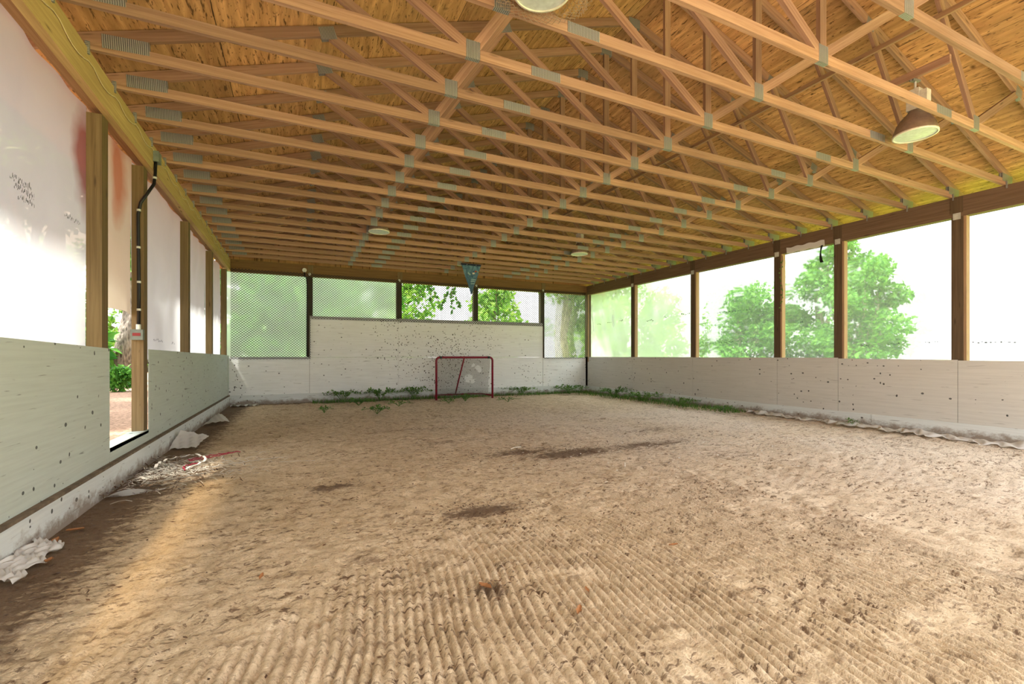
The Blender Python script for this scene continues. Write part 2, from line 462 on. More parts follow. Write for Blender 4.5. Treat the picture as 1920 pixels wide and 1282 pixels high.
# ---- floor: raked sand
def build_floor():
    def axis(a, b, fine0, fine1, df, g):
        out = list(np.arange(fine0, fine1, df)); s = df; p = fine1
        while p < b: out.append(p); s = min(s * 1.06, g); p += s
        out.append(b); s = df; p = fine0 - df; pre = []
        while p > a: pre.append(p); s = min(s * 1.06, g); p -= s
        pre.append(a); return np.array(sorted(set(pre + out)))
    xs = axis(LB - .02, RB + .02, .45, 5.2, .012, .06)
    ys = axis(FRONT, BK + .02, .65, 3.6, .016, .06)
    X, Y = np.meshgrid(xs, ys, indexing='ij')
    warp = .22 * np.sin(Y * .75 + X * .5 + .6) + .22 * fbm(X * .55 + 3, Y * .45) + .02 * fbm(X * 3, Y * 3)
    ph = (X + warp) / .046
    dist = np.abs(ph - np.round(ph))
    groove = np.exp(-(dist / .20) ** 2)
    m1 = fbm(X * .8 + 11, Y * .7 + 5); m2 = fbm(X * 2.6 + 4, Y * 2.6 + 1)
    near = np.clip((3.7 - Y + .30 * (X - 3)) / 1.3, 0, 1)
    mask = np.clip((m1 + .26 * np.clip((X - 2.2) / 1.2, 0, 1) - .26) * 6, 0, 1) * np.clip((m2 - .22) * 7, 0, 1) * near
    h = -.028 * groove * mask * (.6 + .8 * vnoise(X * 5, Y * 2.5)) + .006 * mask
    h += .045 * (fbm(X * 1.6, Y * 1.6) - .5) + .026 * (fbm(X * 7, Y * 7 + 3) - .5) * (1 - .45 * mask)
    h += .014 * (vnoise(X * 24, Y * 24) - .5) * (1 - .4 * mask) + .006 * (vnoise(X * 55, Y * 50) - .5)
    pits = np.clip((vnoise(X * 9 + 40, Y * 9) - .72) * 5, 0, 1); h -= .016 * pits * (1 - .7 * mask)
    for _ in range(45):
        fx, fy = random.uniform(.4, 9), random.uniform(.8, 10); a = random.uniform(0, PI)
        dx, dy = X - fx, Y - fy
        e = ((dx * math.cos(a) + dy * math.sin(a)) / .13) ** 2 + ((-dx * math.sin(a) + dy * math.cos(a)) / .055) ** 2
        h -= .014 * np.exp(-e ** 2)
    h *= np.clip(np.minimum(X - LB, RB - X) / .3, 0.25, 1)
    h -= .03
    deb_shade = np.zeros_like(X)
    def blob(cx, cy, rx, ry, a):
        nonlocal deb_shade
        deb_shade = np.maximum(deb_shade, a * np.exp(-((X - cx) / rx) ** 2 - ((Y - cy) / ry) ** 2))
    for b in ((3.0, 3.55, .42, .20, 1.0), (4.9, 5.15, .9, .28, 1.0), (4.3, 5.5, .7, .22, .85), (6.2, 5.2, 1.1, .3, .8), (7.3, 6.2, 1.2, .4, .6), (1.92, 4.8, .28, .15, .95), (9.4, 3.7, .8, .5, .5),
              (2.0, 3.0, .25, .2, .6), (2.55, 2.33, .12, .12, .8), (6.7, 4.2, .9, .4, .55), (5.4, 4.2, .8, .3, .5), (3.3, 8.0, 1.6, .4, .55), (1.5, 9.5, 1.5, .6, .5), (5.0, 10.5, 2.5, .5, .5), (.55, 6.0, .55, .5, .9), (3.6, 6.6, 1.0, .25, .6)):
        blob(*b)
    deb_shade = np.maximum(deb_shade, 1.15 * np.exp(-((X - LB) / .60) ** 2)); deb_shade = np.maximum(deb_shade, .9 * np.exp(-((BK - Y) / .5) ** 2)); deb_shade = np.maximum(deb_shade, .6 * np.exp(-((RB - X) / .45) ** 2))  # left-wall band holds dirt plus floor shade put into the colour
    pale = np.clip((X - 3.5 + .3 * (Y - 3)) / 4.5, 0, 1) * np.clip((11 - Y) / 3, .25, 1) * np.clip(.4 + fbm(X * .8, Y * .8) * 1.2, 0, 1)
    nx, ny = len(xs), len(ys)
    V = np.stack([X, Y, h], -1).reshape(-1, 3)
    I = np.arange(nx * ny).reshape(nx, ny)
    F = np.stack([I[:-1, :-1], I[1:, :-1], I[1:, 1:], I[:-1, 1:]], -1).reshape(-1, 4)
    me = bpy.data.meshes.new('floor')
    me.vertices.add(len(V)); me.vertices.foreach_set('co', V.astype(np.float32).ravel())
    me.loops.add(F.size); me.loops.foreach_set('vertex_index', F.astype(np.int32).ravel())
    me.polygons.add(len(F)); me.polygons.foreach_set('loop_start', np.arange(0, F.size, 4, dtype=np.int32))
    me.polygons.foreach_set('use_smooth', np.ones(len(F), dtype=bool))
    me.update(); me.validate()
    for nm, arr in (('debris_shade', deb_shade), ('pale', pale)):
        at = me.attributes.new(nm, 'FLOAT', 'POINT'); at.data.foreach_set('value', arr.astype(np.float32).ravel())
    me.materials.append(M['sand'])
    o = bpy.data.objects.new('floor', me); COL.objects.link(o)
    return tag(o, 'raked sandy dirt floor of the covered rink', 'floor', kind='structure')
build_floor()
g = MB()
for (x0, x1, y0, y1) in ((-70, LB - .02, -70, 110), (RB + .02, 110, -70, 110), (LB - .02, RB + .02, BK + .02, 110)):
    g.face([(x0, y0, -.06), (x1, y0, -.06), (x1, y1, -.06), (x0, y1, -.06)])
tag(g.build('ground', M['lawn']), 'lawn and leaf litter around the shelter', 'ground', kind='structure')

g = MB(); g.face([(LB - .02, -70, -.06), (RB + .02, -70, -.06), (RB + .02, FRONT, -.06), (LB - .02, FRONT, -.06)])  # unseen yard and open end, added so sunlight bounces inside
tag(g.build('bounce_yard', M['sand']), 'sandy yard added before the open end to bounce light into the shelter', 'yard', kind='structure')

# ---- ceiling: plywood sheets over the trusses
def build_ceiling():
    b = MB(); tones = []
    n = math.hypot(1, PITCH)
    step = 1.2 / n
    def sheet(x0, x1, y0, y1):
        o = .058 * n
        b.face([(x0, y0, ztop(x0) + o), (x0, y1, ztop(x0) + o), (x1, y1, ztop(x1) + o), (x1, y0, ztop(x1) + o)],
               [(y0, x0 * n), (y1, x0 * n), (y1, x1 * n), (y0, x1 * n)])
        tones.append(random.random())
    yend, ystart = BK + .35, FRONT - .25
    for side in (0, 1):
        edges = [-.85 if side == 0 else -.40, -.19]
        while edges[-1] + step < RIDGE: edges.append(edges[-1] + step)
        edges.append(RIDGE)
        for r, (x0, x1) in enumerate(zip(edges, edges[1:])):
            y = TRUSS_Y[0] - 2.44 * 3 + (1.22 if r % 2 else 0)
            while y < yend:
                a, c = max(y, ystart), min(y + 2.44, yend)
                if c > a:
                    if side == 0: sheet(x0 + .003, x1 - .003, a + .003, c - .003)
                    else: sheet(2 * RIDGE - x1 + .003, 2 * RIDGE - x0 - .003, a + .003, c - .003)
                y += 2.44
    o = b.build('ceiling', M['ply'])
    at = o.data.attributes.new('tone', 'FLOAT', 'FACE'); at.data.foreach_set('value', tones)
    tag(o, 'bare plywood roof deck seen between the trusses', 'ceiling', kind='structure')
    r = MB()
    for x0, x1 in ((-.9, RIDGE), (RIDGE, 2 * RIDGE + .42)):
        r.face([(x0, FRONT - .3, ztop(x0) + .08), (x1, FRONT - .3, ztop(x1) + .08), (x1, BK + .4, ztop(x1) + .08), (x0, BK + .4, ztop(x0) + .08)])
        r.face([(x0, FRONT - .3, ztop(x0) + .11), (x0, BK + .4, ztop(x0) + .11), (x1, BK + .4, ztop(x1) + .11), (x1, FRONT - .3, ztop(x1) + .11)])
    ro = r.build('roof', M['roof_dark']); tag(ro, 'dark roofing above the plywood deck', 'roof', kind='structure')
build_ceiling()

# ---- roof trusses
def build_truss():
    root = empty('roof_truss')
    T = .038
    P = {'P1': RIDGE - 2.745, 'P3': RIDGE, 'P5': RIDGE + 2.745}
    TX = {'T1': 1.88, 'T2': 3.80, 'T4': 2 * RIDGE - 3.80, 'T5': 2 * RIDGE - 1.88}
    x0, x1 = -.12, 2 * RIDGE + .12
    zb = ZC + .045
    def part(name, p, q, h=.089, mat='truss'):
        m = MB(); m.bar(p, q, T, h); return m.build(name, M[mat], root)
    part('bottom_chord', (x0 + .1, 0, zb), (x1 - .1, 0, zb))
    part('top_chord', (-.80, 0, ztop(-.80)), (RIDGE, 0, ztop(RIDGE)), .10)
    part('top_chord', (2 * RIDGE + .36, 0, ztop(2 * RIDGE + .36)), (RIDGE, 0, ztop(RIDGE)), .10)
    n = lambda k: (P[k], 0, ZC + .07) if k in P else (TX[k], 0, ztop(TX[k]) - .03)
    T = .036
    for a, b, w in (('T1', 'P1', .085), ('P1', 'T2', .085), ('T2', 'P3', .085), ('P3', 'T4', .085), ('T4', 'P5', .085), ('P5', 'T5', .085)):
        part('web', n(a), n(b), w)
    part('king_post', (RIDGE, 0, ZC + .06), (RIDGE, 0, ztop(RIDGE) - .04), .085)
    T = .042
    def plate(x, z, w, h, ang=0.0):
        m = MB(); d = Vector((math.cos(ang), 0, math.sin(ang))) * (w / 2); c = Vector((x, 0, z))
        m.bar(c - d, c + d, T, h); return m.build('connector_plate', M['galv'], root)
    plate(.30, ZC + .10, .32, .115, .05); plate(2 * RIDGE - .30, ZC + .10, .32, .115, -.05)
    for k in P: plate(P[k] + (0 if k == 'P3' else 0), ZC + .075, .125, .15)
    plate(RIDGE - 2.04, zb + .002, .30, .085); plate(RIDGE + 2.04, zb + .002, .30, .085)
    for k in TX: plate(TX[k], ztop(TX[k]) - .025, .15, .12, math.atan(PITCH) * (1 if TX[k] < RIDGE else -1))
    plate(RIDGE, ztop(RIDGE) - .03, .18, .12)
    for x in (.062, RB + .014):
        m = MB(); m.box(x - .025 if x < 5 else x - .006, x + .006 if x < 5 else x + .025, -.04, -.0215, ZC - .05, ZC + .055, 2)
        m.build('hurricane_tie', M['galv'], root)
    return root
tr = build_truss()
for i, y in enumerate(TRUSS_Y):
    o = tr if i == 0 else copy_tree(tr)
    o.location = (0, y, 0)
    k = len(TRUSS_Y) - i
    w = 'next to the far end wall' if k == 1 else f'{ORD[k - 1]} counted from the far end wall'
    tag(o, f'bare timber roof truss with steel plates, {w}', 'truss', 'timber roof trusses in a row')

# long bracing boards nailed to the webs
m = MB(); m.bar((7.70, TRUSS_Y[0] - .3, 4.80), (7.70, BK - .3, 4.80), .030, .055)
tag(m.build('bracing_board', M['stud']), 'long thin bracing board nailed across the truss webs right of the ridge', 'board')
for (xb, lab) in ((7.92, 'short brown cross board holding the near right lamp'), (3.13, 'short brown cross board holding the near overhead lamp')):
    m = MB(); m.bar((xb, 2.47, 4.42), (xb, 3.08, 4.42), .038, .089)
    tag(m.build('mounting_board', M['truss']), lab, 'board')

# ---- beams (wall plates)
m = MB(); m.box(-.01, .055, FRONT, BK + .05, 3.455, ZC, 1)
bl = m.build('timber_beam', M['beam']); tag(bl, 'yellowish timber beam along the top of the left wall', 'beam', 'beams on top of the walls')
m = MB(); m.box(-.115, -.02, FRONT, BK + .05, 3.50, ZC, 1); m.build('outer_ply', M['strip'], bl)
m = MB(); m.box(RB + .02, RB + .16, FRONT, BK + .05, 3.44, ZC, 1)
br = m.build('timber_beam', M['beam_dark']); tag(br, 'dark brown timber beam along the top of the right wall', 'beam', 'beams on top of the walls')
m = MB(); m.box(.056, RB + .019, BK - .03, BK + .11, 3.44, ZC, 0)
bb = m.build('timber_beam', M['beam_back']); tag(bb, 'brown timber beam across the top of the far end wall', 'beam', 'beams on top of the walls')
# gable closing above the end beam
m = MB(); m.face([(-.3, BK + .12, ZC - .25), (2 * RIDGE + .3, BK + .12, ZC - .25), (2 * RIDGE + .3, BK + .12, ztop(-.3) + .06), (RIDGE, BK + .12, ztop(RIDGE) + .06), (-.3, BK + .12, ztop(-.3) + .06)])
m.face([(-.3, BK + .14, ZC - .25), (-.3, BK + .14, ztop(-.3) + .06), (RIDGE, BK + .14, ztop(RIDGE) + .06), (2 * RIDGE + .3, BK + .14, ztop(-.3) + .06), (2 * RIDGE + .3, BK + .14, ZC - .25)])
o = m.build('wall_gable', M['ply']); tag(o, 'plywood gable above the far end beam', 'wall', kind='structure')
at = o.data.attributes.new('tone', 'FLOAT', 'FACE'); at.data.foreach_set('value', [.4, .4])

# ---- posts
def post(name, x0, x1, y0, y1, z0, z1, mat, label, side=None):
    m = MB(); m.box(x0, x1, y0, y1, z0, z1, 2)
    o = m.build(name, M[mat]); tag(o, label, 'post', 'wall posts'); return o
LEFT_Y = [(5.41, 'left post before the doorway gap'), (6.68, 'left post carrying the black conduit'), (9.13, 'left post just beyond the conduit post'),
          (11.47, 'left post last before the far corner'), (13.62, 'left corner post beside the chain-link mesh')]
for i, (y, lab) in enumerate(LEFT_Y):
    p = post('timber_post', -.125, -.012, y, y + .15, .20 if i == 1 else -.06, 3.455, 'post', 'square brown timber post, ' + lab)
RIGHT_Y = [(3.54, 'nearest the camera on the right wall'), (5.31, 'second from the camera on the right wall'), (6.55, 'third from the camera on the right wall, beside the hanging strap'),
           (8.90, 'fourth from the camera on the right wall'), (11.30, 'last before the far corner on the right wall')]
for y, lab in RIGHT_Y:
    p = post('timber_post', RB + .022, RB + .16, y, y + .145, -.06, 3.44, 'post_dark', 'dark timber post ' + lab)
    m = MB(); m.box(RB + .03, RB + .135, y - .036, y - .001, 1.0, 3.44, 2); m.build('nailing_stud', M['stud'], p)
    m = MB(); m.box(RB + .008, RB + .021, y + .03, y + .12, 3.40, 3.50, 2); m.build('tie_plate', M['white_metal'], p)
    m = MB(); m.box(RB + .010, RB + .0195, y + .0, y + .15, 3.50, ZC - .01, 2); m.build('splice_block', M['post_dark'], p)
o = post('timber_post', RB + .0, RB + .15, BK - .12, BK + .05, -.06, 3.44, 'post_dark', 'dark timber corner post where the right and far walls meet')
m = MB(); m.box(RB - .02, RB - .001, BK - .19, BK - .15, 1.05, 3.44, 2); m.build('trim_strip', M['stud'], o)
BACK_X = [(1.86, 'far wall post left of the tall white panel'), (4.31, 'far wall post left of the blue pennant'), (6.75, 'far wall post right of the blue pennant'), (9.19, 'far wall post at the right end of the tall panel')]
for i, (x, lab) in enumerate(BACK_X):
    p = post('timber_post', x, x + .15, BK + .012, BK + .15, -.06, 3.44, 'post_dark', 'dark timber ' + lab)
    m = MB(); m.box(x + .02, x + .16, BK - .042, BK - .031, 3.52, ZC - .01, 2); m.build('splice_block', M['post'], p)
    m = MB(); m.lathe([(.0, 0), (.035, 0), (.035, -.012), (.0, -.012)], (x + .07, BK - .043, 3.50), 12, 'y'); m.build('bolt_head', M['white_metal'], p)

# ---- walls: painted plywood
def panels(name, lab, mat, pieces, axis):
    root = empty(name); tag(root, lab, 'wall', kind='structure')
    for c in pieces:
        m = MB(); m.face
        m.hexa(c, 2, .02, 1.2); m.build('plywood_panel', mat, root)
    return root
def slab_x(xf, xb, y0, y1, z0, za, zb_):
    """panel standing at x from xf (face) to xb, from y0 to y1, top za at y0 and zb_ at y1"""
    return [[[Vector((x, y, z)) for z in ((z0, za) if y == y0 else (z0, zb_))] for x in (xb, xf)] for y in (y0, y1)]
def slab_y(x0, x1, z0, z1, yf=BK, yb=BK + .012):
    return [[[Vector((x, y, z)) for z in (z0, z1)] for y in (yf, yb)] for x in (x0, x1)]
G = .003
def zl(y): return 1.352 - .0062 * y
panels('wall_left', 'low pale green painted plywood wall along the left side', M['paint_green'],
       [slab_x(LB, LB - .012, FRONT, .70 - G, -.05, 1.38, 1.37), slab_x(LB, LB - .012, .70, 3.14 - G, -.05, zl(0) + .03, zl(1) + .03), slab_x(LB, LB - .012, 3.14, 5.56, -.05, 1.37, 1.315),
        slab_x(LB, LB - .012, 5.56 + G, 6.86 - G, -.05, .37, .36),
        slab_x(LB, LB - .012, 6.86, 9.20 - G, -.05, 1.325, 1.305), slab_x(LB, LB - .012, 9.20, 11.64 - G, -.05, 1.305, 1.29), slab_x(LB, LB - .012, 11.64, BK, -.05, 1.29, 1.27)], 1)
panels('wall_right', 'low greyish white painted plywood wall along the right side', M['paint_right'],
       [slab_x(RB, RB + .012, a, b - G * 2, -.05, za, za2) for a, b, za, za2 in ((FRONT, 1.44, 1.17, 1.17), (1.44, 3.60, 1.17, 1.175), (3.60, 5.37, 1.185, 1.20), (5.37, 6.61, 1.215, 1.215), (6.61, 8.96, 1.215, 1.215), (8.96, 11.37, 1.22, 1.22), (11.37, BK, 1.22, 1.22))], 1)
panels('wall_back', 'white painted plywood wall at the far end with a raised middle', M['paint_white'],
       [slab_y(.0, 1.93 - G * 2, -.05, 1.225), slab_y(1.93, 4.36 - G, -.05, 1.21), slab_y(4.36, 6.80 - G, -.05, 1.21), slab_y(6.80, 9.27, -.05, 1.21), slab_y(9.27 + .012, RB, -.05, 1.20),
        slab_y(1.93, 4.36 - G, 1.214, 2.36), slab_y(4.36, 6.80 - G, 1.214, 2.37), slab_y(6.80, 9.27, 1.214, 2.38)], 0)
# kickboards
def base(name, c, lab, mat='base_paint'):
    m = MB(); m.hexa(c, 8, .03, .2); return tag(m.build(name, M[mat]), lab, 'baseboard', kind='structure')
base('baseboard_left', [[[Vector((x, y, z)) for z in (-.05, .215)] for x in (LB + .001, LB + .04)] for y in (FRONT, BK - .002)], 'mud-splashed white kickboard along the left wall')
rt = empty('baseboard_right'); tag(rt, 'mud-splashed white kickboard along the right wall', 'baseboard', kind='structure')
for y0, y1, t in ((FRONT, 4.78, .034), (4.78, 8.36, .024), (8.36, BK - .03, .034)):
    m = MB(); m.hexa([[[Vector((x, y, z)) for z in (-.05, .195)] for x in (RB - t, RB - .001)] for y in (y0, y1)], 8, .03, .2); m.build('kickboard_length', M['base_paint'], rt)
base('baseboard_back', [[[Vector((x, y, z)) for z in (-.05, .225)] for y in (BK - .03, BK - .001)] for x in (LB + .042, RB - .036)], 'mud-splashed white kickboard along the far end wall')
m = MB(); m.box(.001, .046, FRONT, BK - .035, .2155, .238, 1)  # dark ledge strip: board-edge shadow and grime share its brown
tag(m.build('trim_left', M['ledge']), 'brown ledge strip atop the left kickboard, edge shadow and grime in its colour', 'ledge', kind='structure')
m = MB(); m.box(.001, .022, BK - .10, BK - .032, .226, 1.27, 2)
tag(m.build('corner_batten', M['paint_green']), 'pale green upright batten in the far left corner', 'batten')
m = MB(); m.box(-.14, .0, 5.57, 6.83, .33, .372, 1)
tag(m.build('door_sill', M['paint_green']), 'weathered white sill board in the left doorway gap', 'sill')

# ---- polythene film in the openings
def film(name, lab, mat, axis, pos, a0, a1, z0, z1, top=None, amp=.012, seed=0, marks=(), group='polythene sheets', bulge=0):
    r = random.Random(seed); ph = [r.uniform(0, 6) for _ in range(6)]
    b = MB()
    def fn(u, v):
        a = a0 + (a1 - a0) * u; z = z0 + (z1 - z0) * v
        w = amp * (math.sin(a * 5 + ph[0] + z * 1.3) * .5 + math.sin(a * 11 + ph[1] - z * 4) * .3 + math.sin(z * 6 + ph[2] + a * 2) * .4) * min(1, 8 * u, 8 * (1 - u))
        w += amp * .6 * math.sin((a * 9 + (1 - v) * 7 * (u - .5)) + ph[3]) * v
        w += bulge * math.sin(PI * u) * max(0, 1 - v * 2.2)
        return (pos + w, a, z) if axis == 1 else (a, pos + w, z)
    b.grid(fn, max(8, int(abs(a1 - a0) * 18)), 34)
    o = b.build(name, mat, smooth=True)
    tag(o, lab, 'plastic sheet', group)
    for (ma, mz, ml, mh, n) in marks:
        k = MB()
        for i in range(n):
            s = ma + ml * i / n + r.uniform(-.01, .01); w = ml / n * r.uniform(.3, .8); zz = mz + r.uniform(-mh, mh) * .35; hh = mh * r.uniform(.25, .8)
            p = pos + (.02 if axis == 1 and pos < 5 else -.02)
            q = [(s, zz), (s + w, zz + r.uniform(-.2, .2) * hh), (s + w * .9, zz + hh), (s + w * .1, zz + hh * r.uniform(.5, 1))]
            k.face([(p, a, z) if axis == 1 else (a, p, z) for a, z in q])
        k.build('printed_mark', M['ink'], o)
    return o
XL = -.15
film('plastic_sheet', 'large milky plastic sheet on the left wall nearest the camera, red shadow in its colour', M['film_left_red'], 1, XL, FRONT + .05, 5.48, 1.2, 3.53, amp=.02, seed=1,
     marks=((3.60, 2.58, .26, .05, 22), (3.63, 2.52, .26, .05, 22), (3.66, 2.47, .2, .04, 18), (4.20, 2.44, .28, .05, 22), (4.25, 2.385, .28, .05, 22), (4.30, 2.33, .22, .04, 18), (5.0, 2.40, .30, .035, 22)))
film('plastic_sheet', 'rust-stained plastic sheet hanging short above the doorway gap', M['film_tan'], 1, XL, 5.50, 6.74, 1.72, 3.53, seed=3, bulge=.10, amp=.02)
film('plastic_sheet', 'creased white plastic sheet just beyond the conduit post', M['film_left'], 1, XL, 6.78, 9.2, 1.2, 3.53, seed=4, amp=.022, marks=((7.6, 1.45, .5, .04, 12), (8.6, 1.44, .2, .04, 6)))
film('plastic_sheet', 'narrow-looking white plastic sheet, third bay of the left wall past the doorway', M['film_left'], 1, XL, 9.2, 11.55, 1.2, 3.53, seed=5, amp=.022)
film('plastic_sheet', 'white plastic sheet next to the far left corner', M['film_left'], 1, XL, 11.55, 13.7, 1.2, 3.53, seed=6, amp=.022)
XR = RB + .17
film('plastic_sheet', 'clear plastic sheet at the right picture edge showing pale sky', M['film_right'], 1, XR, 1.0, 3.60, 1.1, 3.46, seed=7, marks=((3.0, 1.45, .5, .03, 10),))
film('plastic_sheet', 'wide clear plastic sheet showing half tree half sky between the two nearest right posts', M['film_right'], 1, XR, 3.6, 5.38, 1.1, 3.46, seed=8, marks=((4.9, 1.44, .16, .04, 7), (4.45, 1.45, .2, .04, 8), (3.9, 1.47, .2, .03, 6)))
film('plastic_sheet', 'clear plastic sheet behind the hanging strap on the right wall', M['film_right'], 1, XR, 5.38, 6.62, 1.1, 3.46, seed=9, marks=((6.1, 1.95, .22, .03, 9),))
film('plastic_sheet', 'clear plastic sheet with two tears of black print on the right wall', M['film_right'], 1, XR, 6.62, 8.97, 1.1, 3.46, seed=10, marks=((7.35, 2.32, .95, .05, 40), (7.85, 1.58, .85, .04, 36)))
film('plastic_sheet', 'plastic sheet showing yellowish lawn, second bay from the far right corner', M['film_back'], 1, XR, 8.97, 11.37, 1.1, 3.46, seed=11, marks=((9.2, 2.38, .3, .05, 6), (10.0, 2.36, .2, .05, 5), (10.6, 2.30, .3, .05, 5)))
film('plastic_sheet', 'pale green creased plastic sheet next to the far right corner', M['film_back'], 1, XR, 11.37, 13.95, 1.1, 3.46, seed=12, amp=.03, marks=((12.0, 2.4, .25, .05, 5), (12.6, 2.38, .25, .05, 5), (13.2, 2.36, .25, .05, 5)))
YB = BK + .17
film('plastic_sheet', 'cloudy plastic sheet behind the mesh left of the tall white panel', M['film_back'], 0, YB, -.1, 1.93, 1.1, 3.46, seed=13)
film('plastic_sheet', 'bluish plastic sheet behind the mesh above the left end of the tall panel', M['film_back'], 0, YB, 1.93, 4.38, 2.2, 3.46, seed=14)
film('plastic_sheet', 'cloudy plastic sheet behind the mesh by the far right corner', M['film_right'], 0, YB, 9.26, 11.1, 1.1, 3.46, seed=15)

# ---- chain-link mesh across the far end
def chainlink():
    b = MB(); yb = BK - .05
    rects = [(.06, 1.955, 1.165, 3.52), (1.955, 9.27, 2.27, 3.52), (9.27, RB - .03, 1.17, 3.52)]
    P, Hh = .076, .066
    def seg(x0, z0, x1, z1):
        b.bar((x0, yb, z0), (x1, yb, z1), .0105, .0105, (0, 1, 0))
    for (x0, x1, z0, z1) in rects:
        w, h = x1 - x0, z1 - z0
        for s in (1, -1):
            k = Hh / P * s
            n = int((w + h / abs(k)) / P) + 2
            for i in range(n):
                xs = x0 + i * P if s < 0 else x0 + w - i * P
                # line z = z0 + k (x - xs)
                pts = []
                xa, xb = (xs, xs + h / k)
                lo, hi = min(xa, xb), max(xa, xb)
                lo, hi = max(lo, x0), min(hi, x1)
                if hi - lo < .01: continue
                seg(lo, z0 + k * (lo - xs), hi, z0 + k * (hi - xs))
    o = b.build('chain_link_mesh', M['wire_black'])
    return tag(o, 'black chain-link mesh stretched across the openings of the far end wall', 'mesh')
chainlink()

# ---- hockey goal
def goal():
    x0, x1, y, z = 5.27, 7.03, 13.02, 1.21
    R = .032; rt = empty('hockey_goal', (x0, y, 0)); tag(rt, 'red pipe hockey goal with torn white netting against the far wall', 'goal')
    L = (x0, y, 0)
    def loc(p): return (p[0] - L[0], p[1] - L[1], p[2] - L[2])
    def add(name, pts, r, mat='red_pipe'):
        m = MB(); m.tube([loc(p) for p in pts], r, 12); return m.build(name, M[mat], rt, smooth=True)
    def arc(cx, cz, r, a0, a1, n=6): return [(cx + r * math.cos(a0 + (a1 - a0) * i / n), y, cz + r * math.sin(a0 + (a1 - a0) * i / n)) for i in range(n + 1)]
    pts = [(x0, y, -.03)] + arc(x0 + .10, z - .10, .10, PI, PI / 2) + arc(x1 - .10, z - .10, .10, PI / 2, 0) + [(x1, y, -.03)]
    add('front_frame', pts, R)
    yb = 13.74; zb = .06; xm = (x0 + x1) / 2 - .05
    add('rear_brace', [(xm + .03, y + .02, z - .01), (xm, y + .40, z - .62), (xm - .02, yb, zb)], .022)
    add('base_frame', [(x0, y, zb - .01), (x0 + .1, yb - .15, zb), (x0 + .28, yb, zb), (x1 - .28, yb, zb), (x1 - .1, yb - .15, zb), (x1, y, zb - .01)], .022)
    for s, xx in ((1, x0), (-1, x1)):
        m = MB(); m.lathe([(0, 0), (.045, 0), (.045, .07), (0, .07)], loc((xx + s * .13, y, z - .035)), 10); m.build('pipe_clamp', M['black'], rt)
    # netting: back sheet hung from crossbar to base, two side sheets
    holes = [(.70, .80, .030), (.80, .74, .045), (.845, .66, .03), (.66, .45, .075), (.76, .36, .03)]
    b = MB()
    def back(u, v):   # v = 0 base, 1 crossbar
        xa = x0 + .05 + (x1 - x0 - .1) * u; s = math.sin(PI * u) ** .5 if 0 < u < 1 else 0
        yy = y + .04 + (yb - y - .06) * (1 - v) ** .8 * (.25 + .75 * min(1, s + .1))
        return (xa, yy + .02 * math.sin(u * 23 + v * 9), .05 + (z - .06) * v + .012 * math.sin(u * 31 + v * 5))
    nu, nv = 50, 36
    def cut(u, v): return any((u - a) ** 2 + ((v - c) * .7) ** 2 < r * r for a, c, r in holes)
    def strand(pts):
        b.tube([loc(p) for p in pts], .0030, 3, False)
    for fam in (1, -1):
        for i in range(-nv, nu + nv):
            run = []
            for j in range(nv + 1):
                ii = i + fam * j; u = ii / nu; v = j / nv
                ok = 0 <= ii <= nu and not cut(u, v)
                if ok: run.append(back(u, v))
                if (not ok or j == nv) and len(run) > 1: strand(run); run = []
                elif not ok: run = []
    b.build('netting', M['net'], rt)
    return rt
goal()

# ---- lamps
def lamp(x, y, z, label, wire=False):
    rt = empty('high_bay_lamp', (x, y, z)); tag(rt, label, 'lamp', 'hanging bay lamps'); R = .20
    m = MB()
    prof = [(R, 0), (R * 1.0, .012), (R * .97, .05), (R * .86, .12), (R * .68, .18), (R * .45, .225), (.07, .25), (.06, .27), (0, .27)]
    m.lathe(prof, n=40); m.build('shade', M['lamp_shell'], rt, smooth=True)
    m = MB(); m.lathe([(R * .955, -.006), (R * 1.02, -.006), (R * 1.02, .012), (R * .955, .012), (R * .955, -.006)], n=40); m.build('rim', M['lamp_rim'], rt, smooth=True)
    m = MB(); m.lathe([(R * .955, .004), (R * .6, .0), (R * .3, -.003), (0.0, -.004)], n=40); m.build('lens', M['lens'], rt, smooth=True)
    m = MB(); m.box(-.06, .06, -.06, .06, .272, .50, 2); h = m.build('ballast_housing', M['lamp_box'], rt)
    m = MB(); m.box(-.045, .045, -.125, -.063, .30, .46, 2); m.build('capacitor_box', M['lamp_box'], h)
    m = MB(); m.tube([(0, 0, .50), (0, 0, .60)], .012, 8); m.build('hook', M['white_metal'], rt)
    m = MB(); m.bar((-.075, 0, .60), (.075, 0, .625), .045, .02); m.build('mounting_bracket', M['galv'], rt)
    return rt
lamp(7.92, 2.78, 3.735, 'brown bell-shaped lamp hanging near the right, beside the pale sky opening')
lt = lamp(3.13, 2.78, 3.755, 'lamp cut off by the top of the picture, wrapped in chicken wire')
lamp(3.10, 9.50, 3.735, 'distant pale lamp hanging left of the pennant')
lamp(7.86, 9.50, 3.735, 'distant pale lamp hanging right of the pennant')
